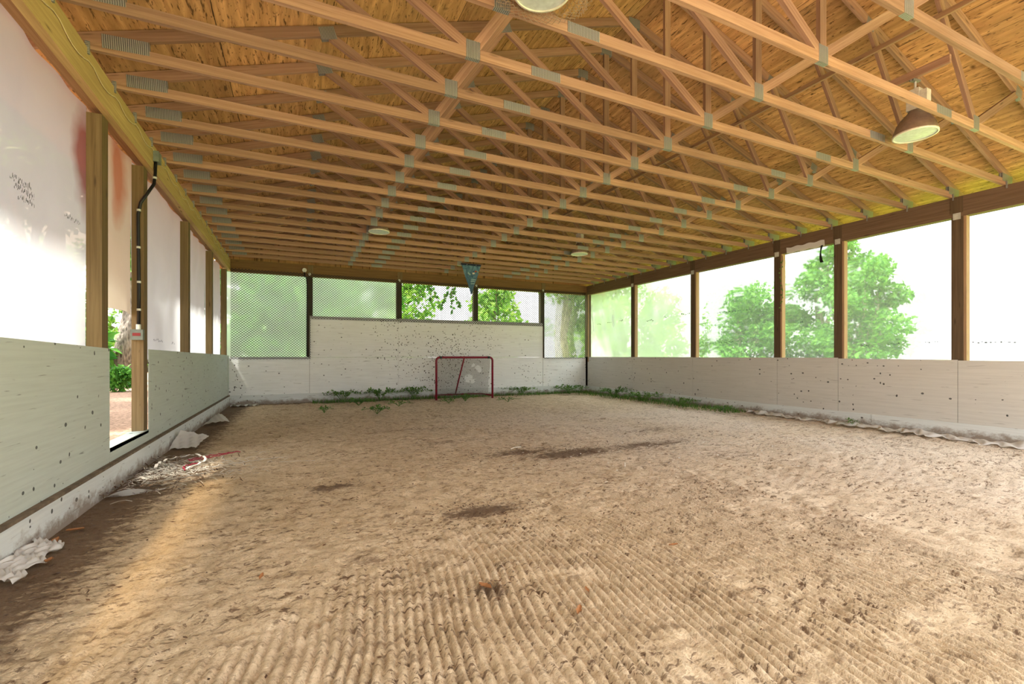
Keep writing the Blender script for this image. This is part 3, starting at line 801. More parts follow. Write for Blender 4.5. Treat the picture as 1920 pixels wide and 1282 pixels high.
def guard():
    b = MB(); cx, cy = 3.13, 2.78
    hexr = .021
    def surf(u, v):   # wrapped cage: u round, v from chord level up
        a = 2 * PI * u; r = .31 - .05 * v; r += .02 * math.sin(3 * a)
        return (cx + r * math.cos(a) * 1.15, cy + r * math.sin(a) * .80, 3.735 + .45 * v - .012 * math.cos(2 * a))
    nu, nv = 54, 13
    for j in range(nv):
        for i in range(nu):
            o = .5 if j % 2 else 0
            p = surf((i + o) / nu, j / nv); q = surf((i + o) / nu, (j + .45) / nv)
            b.bar(p, q, .0022, .0022)
            if j < nv - 1 or True:
                for s in (-.5, .5):
                    b.bar(q, surf((i + o + s) / nu, (j + 1) / nv), .0022, .0022)
    # bottom skirt lying over the two chords
    for ring in range(4):
        n = 46
        for i in range(n):
            for (da, db) in ((0, .5), (.5, 1)):
                r0, r1 = (.235 + .022 * ring, .235 + .022 * (ring + 1))
                a0 = 2 * PI * (i + .5 * (ring % 2) + (0 if da == 0 else 1)) / n; a1 = 2 * PI * (i + .5 * (ring % 2) + .5) / n
                f = lambda r, a: (cx + r * math.cos(a) * 1.15, cy + r * math.sin(a) * .80 * 1.12, 3.742)
                b.bar(f(r0, a0), f(r1, a1), .0022, .0022)
    return tag(b.build('chicken_wire_guard', M['chicken']), 'chicken wire cage around the lamp at the top of the picture', 'wire guard')
guard()

# ---- pennant
def pennant():
    t = NT('pennant_cloth', .8)
    uv = t.coord('UV'); s = t.sep(uv)
    n = t.noise(t.coord('UV', (4, 3, 1)), 1.0, 3, .6, 1.5)
    c = t.mix(t.ramp(n, [(.35, 0), (.65, 1)]), (.03, .085, .16), (.14, .27, .36))
    band = t.math('GREATER_THAN', s[1], .94); c = t.mix(band, c, (.02, .03, .06))
    t.color(c)
    y = 12.185; x0, x1, zt = 5.73, 6.34, 3.83; xm = 6.035
    b = MB()
    def fn(u, v):
        w = (1 - v)
        x = xm + (u - .5) * (x1 - x0) * (w if v < 1 else 0.0)
        return (x, y - .008 - .02 * math.sin(u * 7) * v - .012 * math.sin(v * 11 + u * 3), zt - .86 * v)
    b.grid(lambda u, v: fn(u, 1 - v), 10, 24)
    o = b.build('pennant', t.m, smooth=True); tag(o, 'faded blue triangular pennant hanging in front of the far beam', 'pennant')
    r = random.Random(3)
    def patch(name, mat, pts):
        k = MB(); k.face([(xm + a, y - .045, zt - d) for a, d in pts][::-1]); k.build(name, mat, o)
    pale = plain('pale_print', (.28, .42, .48), .8); red = plain('red_print', (.38, .06, .03), .8); white = plain('white_print', (.6, .6, .55), .8); yel = plain('yellow_print', (.5, .4, .15), .8)
    for a0, a1, d in ((-.02, .12, .44), (-.03, .10, .49), (-.03, .09, .55)): patch('printed_stripe', pale, [(a0, d), (a1, d - .012), (a1, d + .014), (a0, d + .026)])
    patch('printed_emblem', red, [(.09, .20), (.14, .185), (.15, .215), (.10, .235)]); patch('printed_emblem', yel, [(.17, .21), (.20, .20), (.20, .23), (.175, .235)])
    patch('printed_emblem', white, [(.02, .25), (.08, .24), (.10, .28), (.03, .30)]); patch('printed_emblem', pale, [(-.10, .24), (-.03, .30), (-.05, .33), (-.12, .28)])
    for a in (-.13, .14):
        k = MB(); k.lathe([(0, 0), (.008, 0), (.008, -.008), (0, -.008)], (xm + a, y - .02, zt - .03), 8, 'y'); k.build('tack', M['white_metal'], o)
pennant()

# ---- wiring on the left
cd = MB(); yp = 6.68; xf = .0
xq = -.055; yq = yp - .020
pts = [(.075, 6.80, 3.56), (.075, 6.78, 3.42), (.072, 6.74, 3.28), (.03, yp - .02, 3.14), (-.035, yq, 3.02), (-.058, yq, 2.88), (xq, yq, 2.5), (xq + .004, yq, 2.0), (xq + .002, yq, 1.60)]
cd.tube(pts, .017, 10)
co = cd.build('conduit', M['black'], smooth=True); tag(co, 'black conduit running down the second left post to the switch box', 'conduit')
for z, yy, xx in ((3.36, 6.762, .074), (2.93, yq, -.052), (2.5, yq, xq), (2.1, yq, xq + .004), (1.78, yq, xq + .003)):
    m = MB(); m.lathe([(.0185, -.012), (.0215, -.012), (.0215, .012), (.0185, .012)], (xx, yy, z), 10); m.build('strap', M['white_metal'], co)
m = MB(); m.box(-.118, -.005, yp - .065, yp - .001, 1.43, 1.55, 0)
sw = m.build('switch_box', M['grey_box']); tag(sw, 'grey electrical switch box on the second left post', 'switch box')
m = MB(); m.box(-.10, -.025, yp - .069, yp - .0655, 1.475, 1.51, 0); m.build('switch_label', M['red_plate'], sw)
m = MB(); m.tube([(xq, yq, 1.551), (xq, yq, 1.61)], .024, 10); m.build('hub', M['white_metal'], sw)
m = MB(); m.box(.0555, .11, 6.77, 6.90, 3.565, 3.69, 1)
jb = m.build('junction_box', M['grey_box']); tag(jb, 'small grey junction box on the left beam above the conduit', 'junction box')
m = MB(); pts = []; y = .2; i = 0
while y < 13.4:
    for s in range(6):
        t = s / 6; yy = y + 1.22 / 2 * t
        pts.append((.062, yy, 3.71 - .055 * math.sin(PI * t) - .09 * (i % 2)))
    y += .61; i += 1
pts = [(p[0], p[1], 3.69 - .07 * abs(math.sin((p[1] - .05) * PI / .61)) - .02 * math.sin(p[1] * 1.7)) for p in pts]
m.tube(pts, .005, 6); cb = m.build('cable', M['cable'], smooth=True); tag(cb, 'pale cable stapled in loops along the left beam', 'cable')
m = MB(); m.lathe([(0, 0), (.055, 0), (.055, -.05), (.0, -.05)], (1.80, BK - .031, 3.60), 20, 'y')
rb = m.build('round_junction_box', M['white_metal']); tag(rb, 'round grey electrical box on the far beam left of the tall panel', 'junction box')
m = MB(); m.tube([(1.80, BK - .06, 3.55), (1.80, BK - .065, 3.44), (1.85, BK - .07, 3.40), (1.865, BK - .065, 3.2), (1.86, BK - .065, 2.3), (1.86, BK - .065, 1.25)], .014, 8)
tag(m.build('drop_cable', M['black'], smooth=True), 'black cable running down the far wall post from the round box', 'cable')

# ---- bits on the right beam
m = MB(); m.grid(lambda u, v: (RB + .012 - .012 * v, 5.62 + .78 * u, 3.42 + .12 * v + .01 * math.sin(u * 20)), 20, 4)
tag(m.build('film_scrap', M['film_grey'], smooth=True), 'grey scrap of plastic tacked to the right beam', 'plastic scrap')
m = MB(); m.grid(lambda u, v: (RB - .01, 5.66 + (.012 + .035 * abs(v - .35)) * (u - .5) * 2 + .03 * math.sin(v * 3), 3.44 - .34 * v), 4, 14)
tag(m.build('hanging_strap', M['black'], smooth=True), 'short dark strap hanging from the right beam', 'strap')
m = MB(); r = random.Random(5)
m.tube([(RB + .0 - .01 * r.random(), 6.50 + .02 * math.sin(z * 9), z) for z in np.linspace(3.40, 2.2, 22)], .007, 5)
vn = m.build('vine_strand', M['twig'])
tag(vn, 'thin dry vine strand hanging beside the third right post', 'vine')
lf = MB()
for z in np.linspace(3.3, 2.3, 16):
    a = r.uniform(0, 6); c = Vector((RB - .012, 6.50 + .02 * math.sin(z * 9), z)); d = Vector((-.3 * abs(math.cos(a)), math.cos(a), math.sin(a))) * .045; e = Vector((0, -d.z, d.y)) * .4
    lf.face([c, c + d * .5 + e, c + d, c + d * .5 - e])
lf.build('foliage', M['weed'], vn)

# ------------------------------------------------------------------ floor clutter
def crumple(name, lab, mat, pts_fn, nu, nv, cat='plastic scrap', group=None):
    m = MB(); m.grid(pts_fn, nu, nv); return tag(m.build(name, mat, smooth=True), lab, cat, group)
def crinkle(u, v, k): return .5 * abs(math.sin(u * 9 * k + v * 4)) + .3 * abs(math.sin(v * 13 * k - u * 6)) + .2 * abs(math.sin(u * 21 + v * 17))
crumple('torn_plastic', 'greenish torn plastic flap leaning on the left kickboard', M['film_scrap'],
        lambda u, v: (.05 + .30 * u + .05 * v, 7.55 + .42 * v + .30 * u * v, -.025 + .19 * (1 - .75 * u) * v + .035 * crinkle(u, v, 1)), 18, 18)
crumple('torn_plastic', 'clear curled plastic scrap by the left kickboard, beyond the greenish flap', M['film_scrap'],
        lambda u, v: (.06 + .42 * u * (1 - .4 * v), 9.9 + .85 * v, -.025 + .06 * math.sin(PI * u) * (.4 + v) + .05 * u + .03 * crinkle(u, v, 1.4)), 18, 18)
crumple('torn_plastic', 'white crumpled plastic along the left kickboard at the picture edge', M['film_scrap'],
        lambda u, v: (.05 + .15 * u + .025 * math.sin(v * 17), 3.45 + .62 * v, -.03 + .05 * (1 - u) + .05 * crinkle(u, v, 1.5)), 14, 30)
crumple('torn_plastic', 'small pale plastic scraps in the far left corner', M['film_scrap'],
        lambda u, v: (.10 + .62 * u, 13.35 + .30 * v, -.02 + .07 * math.sin(u * 11 + v * 4) ** 2 * (1 - v)), 24, 8)
crumple('torn_plastic', 'pale loop of plastic edging lying at the front of the straw pile', M['film_scrap'],
        lambda u, v: (.06 + .42 * u, 5.22 + .16 * u + .10 * math.sin(PI * u) * -1 - .07 * v, -.015 + .07 * v * math.sin(PI * min(1, u * 1.1)) + .01), 20, 5)
# long ripped sheet along the right wall, in three lengths
def strip_fn(y0, y1, w, sd):
    r = random.Random(sd); p = [r.uniform(0, 6) for _ in range(5)]
    def fn(u, v):
        y = y0 + (y1 - y0) * u
        ww = w * (.65 + .35 * math.sin(y * 2.1 + p[0]) + .2 * math.sin(y * 5.3 + p[1]))
        x = RB - .13 - .05 * math.sin(y * 1.3 + p[2]) - ww * v - .06 * v * math.sin(y * 19 + p[1]) - .04 * v * math.sin(y * 37 + p[0])
        z = -.014 + .085 * crinkle(y * .55 + p[3], v, 1.6) * (.25 + .75 * math.sin(PI * min(1, v * 1.1))) * (.65 + .35 * math.sin(y * 4.3 + p[4])) + .012 * math.sin(y * 31 + v * 9)
        return (x, y, z)
    return fn
crumple('ripped_plastic', 'long ripped plastic sheet along the right wall base near the picture edge', M['film_grey'], strip_fn(2.2, 4.25, .40, 1), 90, 14)
crumple('ripped_plastic', 'ripped plastic sheet bunched up at the middle of the right wall base', M['film_scrap'], strip_fn(4.2, 5.75, .42, 2), 80, 14)
crumple('ripped_plastic', 'thin ripped plastic sheet along the right wall base next to the weeds', M['film_scrap'], strip_fn(5.7, 7.4, .30, 3), 80, 14)
# straw and strips by the left wall
def ribbon(m, pts, w):
    pts = [Vector(p) for p in pts]
    for a, b in zip(pts, pts[1:]):
        d = (b - a).normalized(); s = d.cross(Vector((0, 0, 1))); s = s.normalized() * w / 2 if s.length > 1e-4 else Vector((w / 2, 0, 0))
        up = Vector((0, 0, .003))
        m.face([a - s, a + s, b + s, b - s]); m.face([a - s - up, b - s - up, b + s - up, a + s - up])
r = random.Random(11)
m = MB()
for i in range(520):
    x = min(2.2, .08 + abs(r.gauss(0, .42))); y = 6.0 + r.gauss(0, .36) + .12 * x; a = r.uniform(-.7, .9); L = r.uniform(.03, .16)
    z = .0 + r.random() * .03 * max(.2, 1 - x)
    p = [(x + math.cos(a) * L * t, y + math.sin(a) * L * t + .03 * math.sin(t * 3 + i), z + .012 * math.sin(t * PI)) for t in (0, .33, .66, 1)]
    ribbon(m, p, r.uniform(.003, .007))
tag(m.build('straw_litter', M['straw']), 'heap of pale straw and shredded strips by the left wall', 'litter', kind='stuff')
m = MB()
for i in range(500):
    x = min(1.6, .06 + abs(r.gauss(0, .38))); y = 5.95 + r.uniform(-.85, .9); a = r.uniform(0, PI); L = r.uniform(.02, .07)
    p = [(x, y, .002 + r.random() * .03), (x + math.cos(a) * L, y + math.sin(a) * L, .004 + r.random() * .03)]
    ribbon(m, p, r.uniform(.004, .010))
tag(m.build('brown_litter', M['chips']), 'brown leaf litter mixed into the straw by the left wall', 'litter', kind='stuff')
def strip(lab, pts, w, mat='straw', name='pale_strip', cat='strip'):
    m = MB(); ribbon(m, pts, w); return tag(m.build(name, M[mat]), lab, cat)
def curve(p0, p1, bow=0.1, n=14, lift=.02, seed=0):
    rr = random.Random(seed); p0 = Vector(p0); p1 = Vector(p1); d = p1 - p0; s = Vector((-d.y, d.x, 0))
    return [p0 + d * (i / n) + s * bow * math.sin(PI * i / n) + Vector((0, 0, lift * abs(math.sin(i * 1.1 + seed)))) for i in range(n + 1)]
strip('long straight pale strip pointing right from the straw pile', curve((.75, 6.05, .012), (1.45, 6.28, .01), .03, lift=.01), .016)
strip('pale strip lying on the sand right of the long straight one', curve((1.42, 6.02, .01), (1.80, 5.92, .01), .02, lift=.004), .012)
strip('pale strip at the front edge of the straw pile', curve((.28, 5.5, .02), (.75, 5.72, .02), -.05, lift=.01), .020)
strip('broad pale ribbon curling over the straw pile', curve((.22, 6.15, .04), (.50, 6.55, .06), .25, lift=.025), .028)
strip('second pale ribbon bent down over the straw pile', curve((.48, 6.6, .07), (.52, 6.0, .02), .25, lift=.02), .024)
m = MB(); m.tube(curve((.45, 6.50, .02), (.95, 6.82, .015), .08, 18, .015, 2), .006, 6); m.tube(curve((.47, 6.44, .02), (.92, 6.85, .015), -.05, 18, .012, 5), .006, 6)
tag(m.build('red_twine', M['twine']), 'dark red twine trailing out of the straw pile', 'twine')
m = MB(); m.tube(curve((.52, 5.95, .02), (.60, 6.18, .03), .3, 12, .02, 3), .007, 6)
tag(m.build('red_twine', M['twine']), 'short loop of red twine at the front of the straw pile', 'twine')
# mulch in the dark patches
m = MB(); r = random.Random(21)
for (cx, cy, sx, sy, n) in ((3.0, 3.55, .36, .16, 420), (4.9, 5.15, .8, .24, 600), (6.2, 5.2, 1.0, .3, 450), (1.92, 4.8, .22, .11, 120), (7.3, 6.2, 1.0, .4, 300), (.28, 4.0, .22, 1.0, 600), (4.3, 5.5, .6, .2, 260), (2.55, 2.33, .10, .08, 60), (5, 13.5, 3, .2, 400), (5.5, 4.2, 2.2, 1.2, 700), (3.2, 2.2, 1.3, .8, 260)):
    for i in range(n):
        x = cx + r.gauss(0, sx); y = cy + r.gauss(0, sy)
        if not (.06 < x < RB - .1 and .7 < y < BK - .05): continue
        a = r.uniform(0, PI); L = r.uniform(.005, .020) * (.6 + y / 9); w = L * r.uniform(.2, .5); z = -.020 + r.random() * .012
        d = Vector((math.cos(a), math.sin(a), r.uniform(-.2, .2))) * L; s = Vector((-math.sin(a), math.cos(a), r.uniform(-.2, .4))) * w
        c = Vector((x, y, z + .004)); m.face([c - d, c + s, c + d, c - s])
tag(m.build('mulch', M['chips']), 'dark wood chips and leaf crumbs scattered on the sand', 'mulch', kind='stuff')
m = MB(); r = random.Random(22)
for i in range(900):
    x = 7.2 + r.gauss(0, 1.3); y = 4.8 + r.gauss(0, .55)
    if not (.06 < x < RB - .1): continue
    a = r.uniform(0, PI); L = r.uniform(.008, .03); d = Vector((math.cos(a), math.sin(a), 0)) * L; s = Vector((-math.sin(a), math.cos(a), .3)) * L * .35
    c = Vector((x, y, -.012)); m.face([c - d, c + s, c + d, c - s])
tag(m.build('pale_chips', M['straw']), 'pale wood shavings scattered on the right half of the floor', 'shavings', kind='stuff')
# single fallen leaves
LEAVES = [(2.52, 2.31, 'dry reddish leaf beside a small tuft in the middle foreground', .05), (2.85, 1.90, 'yellow-orange leaf alone in the middle foreground sand', .035), (3.85, 2.30, 'small pinkish leaf on the ridges right of centre', .03),
          (3.0, 2.05, 'small orange leaf above the yellow one', .025), (.14, 4.05, 'curled orange-brown leaf by the left kickboard', .06), (.17, 4.30, 'flat brown leaf near the left kickboard, behind the curled one', .05),
          (.24, 3.72, 'brown leaf against the white crumpled plastic', .05), (1.05, 2.05, 'small red-brown leaf at the edge of the sun patch', .025), (1.42, 2.95, 'dull orange leaf left of the ridged sand', .03)]
for i, (x, y, lab, s) in enumerate(LEAVES):
    m = MB(); rr = random.Random(i)
    a = rr.uniform(0, 6); ca, sa = math.cos(a), math.sin(a)
    def fn(u, v):
        w = math.sin(PI * u) ** .8 * .38 * (1 + .25 * math.sin(u * 18))
        lx, ly = (u - .5) * 2 * s, (v - .5) * 2 * w * s
        return (x + lx * ca - ly * sa, y + lx * sa + ly * ca, -.005 + s * .5 * abs(v - .5) + s * .3 * u * u)
    m.grid(fn, 10, 4)
    tag(m.build('fallen_leaf', M['dead_leaf'], smooth=True), lab, 'leaf', 'fallen leaves on the sand')
# white twigs
for (x, y, a, lab) in ((4.95, 4.16, .9, 'white twig lying on the sand right of centre'), (4.2, 5.6, .3, 'pair-like white splinter near the dark mulch patch')):
    m = MB(); m.tube([(x, y, .0), (x + .08 * math.cos(a), y + .08 * math.sin(a), .012), (x + .19 * math.cos(a), y + .19 * math.sin(a), .002)], .006, 6)
    tag(m.build('twig', M['straw']), lab, 'twig')

# ------------------------------------------------------------------ plants
def leaf_cloud(m, centres, n, size, r, up=.3):
    for i in range(n):
        c, rad = r.choice(centres)
        while True:
            p = Vector((r.uniform(-1, 1), r.uniform(-1, 1), r.uniform(-1, 1)))
            if .35 < p.length < 1: break
        q = Vector(c) + Vector((p.x * rad[0], p.y * rad[1], p.z * rad[2]))
        d = Vector((r.gauss(0, 1), r.gauss(0, 1), r.gauss(0, 1) - up)).normalized(); s = d.cross(Vector((r.gauss(0, 1), r.gauss(0, 1), r.gauss(0, 1)))).normalized()
        L = size * r.uniform(.6, 1.3); nrm = d.cross(s) * L * .12
        m.face([q, q + d * L * .45 + s * L * .32 - nrm, q + d * L, q + d * L * .45 - s * L * .32 - nrm])
def weed(x, y, lab, spread, n, size=.05, stems=6, seed=0, h=.12, group='weeds growing along the far and right walls'):
    r = random.Random(seed); rt = empty('weed', (x, y, -.03)); tag(rt, lab, 'weed', group)
    st = MB(); lf = MB()
    for k in range(stems):
        a = 2 * PI * k / stems + r.uniform(-.4, .4); L = spread * r.uniform(.5, 1.0)
        pts = [(math.cos(a) * L * t, math.sin(a) * L * t * .7, .01 + h * math.sin(min(1, t * 1.2) * PI * .75) * r.uniform(.8, 1.1)) for t in (0, .25, .5, .75, 1)]
        st.tube(pts, .004, 5)
        for i in range(n // stems):
            t = r.uniform(.15, 1); j = min(3, int(t * 4)); f = t * 4 - j
            p = Vector(pts[j]).lerp(Vector(pts[j + 1]), f) + Vector((r.gauss(0, .02), r.gauss(0, .02), abs(r.gauss(0, .02))))
            d = Vector((r.gauss(0, 1), r.gauss(0, 1), r.uniform(.0, .9))).normalized(); s = d.cross(Vector((0, 0, 1))).normalized(); Ls = size * r.uniform(.6, 1.3)
            lf.face([p, p + d * Ls * .5 + s * Ls * .33, p + d * Ls, p + d * Ls * .5 - s * Ls * .33])
    st.build('stem', M['weed'], rt); lf.build('foliage', M['weed'], rt)
weed(3.2, 10.4, 'leafy green weed standing furthest forward, left of the goal', .34, 170, .06, 8, 1, .13)
weed(2.16, 11.1, 'small weed patch on the sand nearest the far left corner', .22, 90, .055, 6, 2, .10)
weed(3.05, 12.4, 'spreading weed just behind the leafy one left of the goal', .55, 260, .06, 10, 3, .14)
weed(3.95, 11.8, 'low weed between the leafy one and the goal', .40, 110, .05, 8, 16, .10)
weed(3.75, 13.45, 'weed at the wall base midway between goal and left end of tall panel', .75, 380, .075, 12, 4, .30)
weed(4.75, 13.55, 'dark weed at the wall base just left of the goal', .6, 320, .075, 12, 5, .32)
weed(5.9, 12.3, 'bright weed growing in front of the goal mouth', .45, 200, .055, 10, 6, .15)
weed(5.3, 11.9, 'low weed in front of the left goal post', .28, 100, .05, 6, 7, .1)
weed(6.9, 11.6, 'thin weed on the sand right of the goal', .38, 90, .05, 7, 8, .1)
weed(2.75, 13.5, 'climbing weed at the wall base under the left end of the tall panel', .6, 300, .07, 11, 17, .28)
weed(8.2, 13.4, 'weed at the wall base right of the goal', .75, 320, .065, 12, 9, .24)
weed(9.9, 13.2, 'thick weed in the far right corner', .75, 380, .07, 12, 10, .24)
weed(10.5, 11.6, 'thick grassy weed along the right wall near the far corner', .85, 420, .065, 12, 11, .24)
weed(10.45, 10.2, 'weed along the right wall, second clump from the far corner', .85, 420, .06, 12, 12, .2)
weed(10.4, 8.8, 'weed along the right wall, third clump from the far corner', .75, 380, .055, 12, 13, .17)
weed(10.3, 7.35, 'last small weed tuft on the right wall side where the ripped plastic begins', .35, 190, .045, 9, 14, .13)
weed(10.72, 4.95, 'tiny green sprig growing out of the ripped plastic', .12, 40, .045, 5, 15, .1)
m = MB(); r = random.Random(31)
for i in range(3800):
    if r.random() < .5: x = 2.0 + r.random() * 8.6; y = BK - .08 - abs(r.gauss(0, .22))
    else: y = 7.2 + r.random() * 6.6; x = RB - .15 - abs(r.gauss(0, .30))
    L = r.uniform(.05, .15); a = r.uniform(0, 6.28); d = Vector((math.cos(a) * .5, math.sin(a) * .5, 1)).normalized() * L; s = Vector((-math.sin(a), math.cos(a), 0)) * .007
    p = Vector((x, y, -.03)); m.face([p - s, p + s, p + d])
tag(m.build('grass', M['weed']), 'sparse grass blades along the far and right wall bases', 'grass', kind='stuff')

def tree(x, y, h, spread, lab, n=5000, size=.16, leaf='leaf', trunk=.14, clumps=14, base_=.25, seed=0, group='trees outside the shelter', name='tree'):
    r = random.Random(seed); rt = empty(name, (x, y, -.08)); tag(rt, lab, 'tree', group)
    m = MB(); pts = [(0, 0, 0), (.04 * h * r.uniform(-1, 1), .03 * h, h * .3), (.05 * h * r.uniform(-1, 1), .02 * h, h * .6), (0, 0, h * .9)]
    m.tube(pts, [trunk * 1.25, trunk, trunk * .7, trunk * .25], 10)
    m.build('trunk', M['bark'], rt, smooth=True)
    cs = []
    for i in range(clumps):
        t = i / max(1, clumps - 1); zz = h * (base_ + (.95 - base_) * t); w = spread * (math.sin(PI * (.18 + .75 * t)) ** .8)
        a = i * 2.4 + r.uniform(-.3, .3); q = w * r.uniform(.25, .75)
        rr = spread * r.uniform(.32, .5)
        cs.append(((math.cos(a) * q, math.sin(a) * q, zz), (rr, rr, rr * .75)))
    b = MB()
    for (c, rad) in cs[::2]:
        b.tube([(0, 0, max(.2, c[2] * .6)), tuple(Vector(c) * .6 + Vector((0, 0, c[2] * .3))), c], [trunk * .4, trunk * .25, trunk * .08], 6)
    b.build('branch', M['bark'], rt)
    lf = MB(); leaf_cloud(lf, cs, n, size, r); lf.build('foliage', M[leaf], rt)
    return rt
tree(15.7, 11.2, 3.6, 1.9, 'broad low green tree outside the right wall behind the two-tear sheet', 12000, .15, seed=41, base_=.08)
tree(16.8, 9.0, 5.3, 1.6, 'tallest green tree outside the right wall behind the hanging strap', 10000, .17, seed=42, base_=.08)
tree(15.2, 7.1, 3.9, 1.35, 'rounded green tree outside whose right edge fades into pale sky', 6500, .14, seed=43, base_=.08)
tree(16.6, 16.3, 4.2, 1.7, 'slim tree outside beyond the second bay from the far right corner', 5000, .17, 'leaf_far', seed=44, base_=.10)
tree(14.4, 17.2, 5.6, 2.0, 'pale green tree outside seen through the sheet at the far right corner', 5000, .22, 'leaf_far', .22, seed=45, base_=.12)
tree(12.8, 18.2, 8.0, 2.0, 'grey-trunked tree behind the mesh at the far right bay', 5000, .2, 'leaf_far', .30, seed=47, base_=.5)
tree(1.2, 18.6, 6.0, 2.6, 'dense tree behind the cloudy sheet left of the tall panel', 8000, .22, 'leaf', seed=49, base_=.08)
tree(-1.2, 22.5, 8.0, 2.4, 'dark tree behind the far left corner', 7000, .25, 'leaf_dark', seed=50, base_=.08)
tree(-5.25, 25.0, 11.0, 2.6, 'old tree with thick furrowed grey trunk seen through the doorway gap', 4500, .25, 'leaf', .40, seed=52, base_=.5)
tree(-9.5, 30.0, 6.5, 2.6, 'leafy tree glimpsed behind the thick trunk in the doorway gap', 7000, .25, 'leaf', .12, seed=53, base_=.1)
tree(4.0, 21.8, 6.5, 2.6, 'muted green tree behind the bluish sheet above the tall panel', 7000, .24, 'leaf', seed=56, base_=.08)
for (x, y, h, sp, lab) in ((-8.0, 18.6, 9.0, 2.5, 'unseen tall tree well outside the left wall shading the furrowed trunk'), (-7.4, 14.6, 9.0, 2.5, 'unseen tall tree well outside the left wall shading the ground past the doorway'), (-3.6, .2, 8.5, 1.9, 'unseen tall tree outside the left wall shading the nearest plastic sheet'), (-3.6, 6.6, 8.5, 2.1, 'unseen tall tree outside the left wall shading the doorway gap'),
                           (-5.9, 10.7, 9.0, 2.4, 'unseen tall tree outside the left wall shading the leaf litter'), (-4.0, 14.6, 9.0, 2.2, 'unseen tall tree shading the far end of the left wall')):
    tree(x, y, h, sp, lab, 5200, .24, 'leaf', .18, 16, .55, 90 + int(y))  # unseen trees, put here to shade the left wall and ground
for i, (x, y, hh, w) in enumerate(((30, 41, 8, 'rightmost of the skyline row'), (21, 46, 9, 'second from the right in the skyline row'), (12, 50, 10, 'third from the right in the skyline row'),
                                   (2, 52, 11, 'second from the left in the skyline row'), (-10, 48, 11, 'leftmost of the skyline row'))):
    tree(x, y, hh, hh * .5, 'hazy distant tree beyond the lawn, ' + w, 2600, .6, 'leaf_far', .3, 12, .05, 60 + i, 'skyline trees')
def shrub(x, y, lab, s, n, seed, leaf='leaf'):
    rt = empty('shrub', (x, y, -.06)); tag(rt, lab, 'shrub'); r = random.Random(seed)
    st = MB()
    for k in range(5):
        a = k * 1.26; st.tube([(0, 0, 0), (math.cos(a) * s * .2, math.sin(a) * s * .2, s * .4), (math.cos(a) * s * .4, math.sin(a) * s * .4, s * .8)], .008, 5)
    st.build('stem', M['twig'], rt)
    lf = MB(); leaf_cloud(lf, [((0, 0, s * .5), (s * .6, s * .6, s * .5)), ((s * .2, -s * .1, s * .7), (s * .4, s * .4, s * .35))], n, s * .18, r); lf.build('foliage', M[leaf], rt)
shrub(-4.4, 21.5, 'low bright green shrub at the foot of the thick trunk in the doorway gap', .9, 900, 71)
shrub(-6.9, 24.0, 'green shrub left of the thick trunk in the doorway gap', 2.6, 1400, 72)
# leafy branches reaching in front of the open far bays
def branch(p, lab, seed, n=26, L=1.1):
    r = random.Random(seed); rt = empty('leafy_branch', p); tag(rt, lab, 'branch', 'leafy branches behind the mesh')
    st = MB(); lf = MB()
    for k in range(3):
        dx = r.uniform(-.5, .5) * L; dz = -r.uniform(.2, .6)
        pts = [Vector((0, 0, .35)).lerp(Vector((dx, 0, dz)), t) + Vector((0, .05 * math.sin(t * 5), .08 * math.sin(t * PI))) for t in np.linspace(0, 1, 7)]
        st.tube(pts, .006, 5)
        for i in range(n // 3 * 2):
            t = r.uniform(.2, 1) * 5.99; j = int(t); q = pts[j].lerp(pts[j + 1], t - j)
            d = Vector((r.gauss(0, 1), r.gauss(0, .4), r.gauss(0, 1) - .5)).normalized(); s = d.cross(Vector((0, 1, .3))).normalized(); Ls = r.uniform(.08, .14)
            lf.face([q, q + d * Ls * .4 + s * Ls * .36, q + d * Ls, q + d * Ls * .4 - s * Ls * .36])
    st.build('stem', M['twig'], rt); lf.build('foliage', M['leaf'], rt)
branch((4.55, 14.6, 3.2), 'leafy branch behind the mesh just right of the second far post', 81)
branch((5.45, 14.7, 3.35), 'leafy branch behind the mesh left of the pennant', 82, 40)
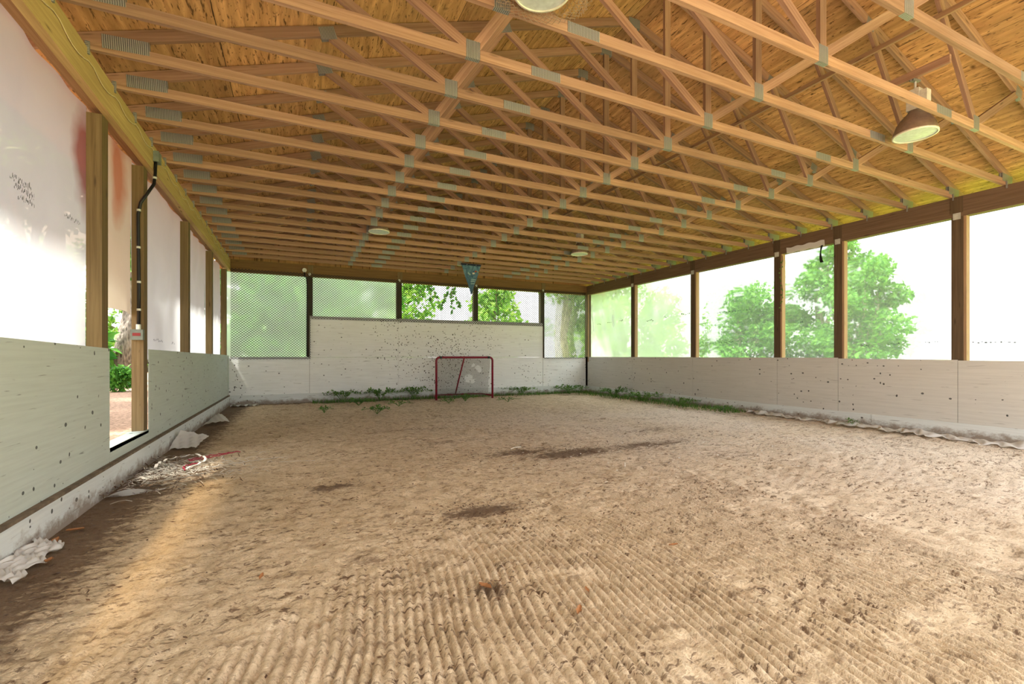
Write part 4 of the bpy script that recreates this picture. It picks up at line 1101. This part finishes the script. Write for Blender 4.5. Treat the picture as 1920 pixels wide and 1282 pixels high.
branch((6.25, 14.6, 3.25), 'leafy branch behind the mesh around the pennant tip', 83, 40)
branch((7.9, 14.7, 3.25), 'leafy branch behind the mesh right of the third far post', 84, 40)

# ------------------------------------------------------------------ light, world, camera
W = bpy.data.worlds.new('World'); SC.world = W; W.use_nodes = True
nt = W.node_tree; bg = nt.nodes['Background']
tc = nt.nodes.new('ShaderNodeTexCoord'); sx = nt.nodes.new('ShaderNodeSeparateXYZ'); nt.links.new(tc.outputs['Generated'], sx.inputs[0])
rp = nt.nodes.new('ShaderNodeValToRGB'); nt.links.new(sx.outputs[2], rp.inputs['Fac'])
e = rp.color_ramp.elements
e[0].position = 0.0; e[0].color = (.40, .39, .375, 1); e[1].position = 1.0; e[1].color = (1.75, 1.80, 1.85, 1)
k = e.new(.20); k.color = (.46, .465, .475, 1); k = e.new(.48); k.color = (1.10, 1.14, 1.18, 1)
nt.links.new(rp.outputs[0], bg.inputs['Color'])
bg.inputs['Strength'].default_value = .80
sl = bpy.data.lights.new('sun', 'SUN'); sl.energy = 4.0; sl.angle = math.radians(4.5); sl.color = (1, .94, .83)
so = bpy.data.objects.new('sun', sl); COL.objects.link(so)
d = Vector((.50, .12, -1.0)).normalized()
so.rotation_euler = d.to_track_quat('-Z', 'Y').to_euler()

cam = bpy.data.cameras.new('camera'); co = bpy.data.objects.new('camera', cam); COL.objects.link(co)
co.location = (1.6, 0, 1.24); co.rotation_euler = (PI / 2, 0, -math.radians(25.07))
cam.lens = 864 / 1920 * 36; cam.sensor_width = 36; cam.shift_y = 27 / 1920; cam.clip_start = .05; cam.clip_end = 400
SC.camera = co
vs = SC.view_settings; vs.view_transform = 'Standard'; vs.look = 'None'; vs.gamma = 1.0; vs.use_curve_mapping = False
vs.exposure = 2.65
SC.cycles.use_denoising = True
SC.cycles.max_bounces = 12; SC.cycles.diffuse_bounces = 6; SC.cycles.transmission_bounces = 8; SC.cycles.transparent_max_bounces = 16
SC.cycles.sample_clamp_indirect = 8.0
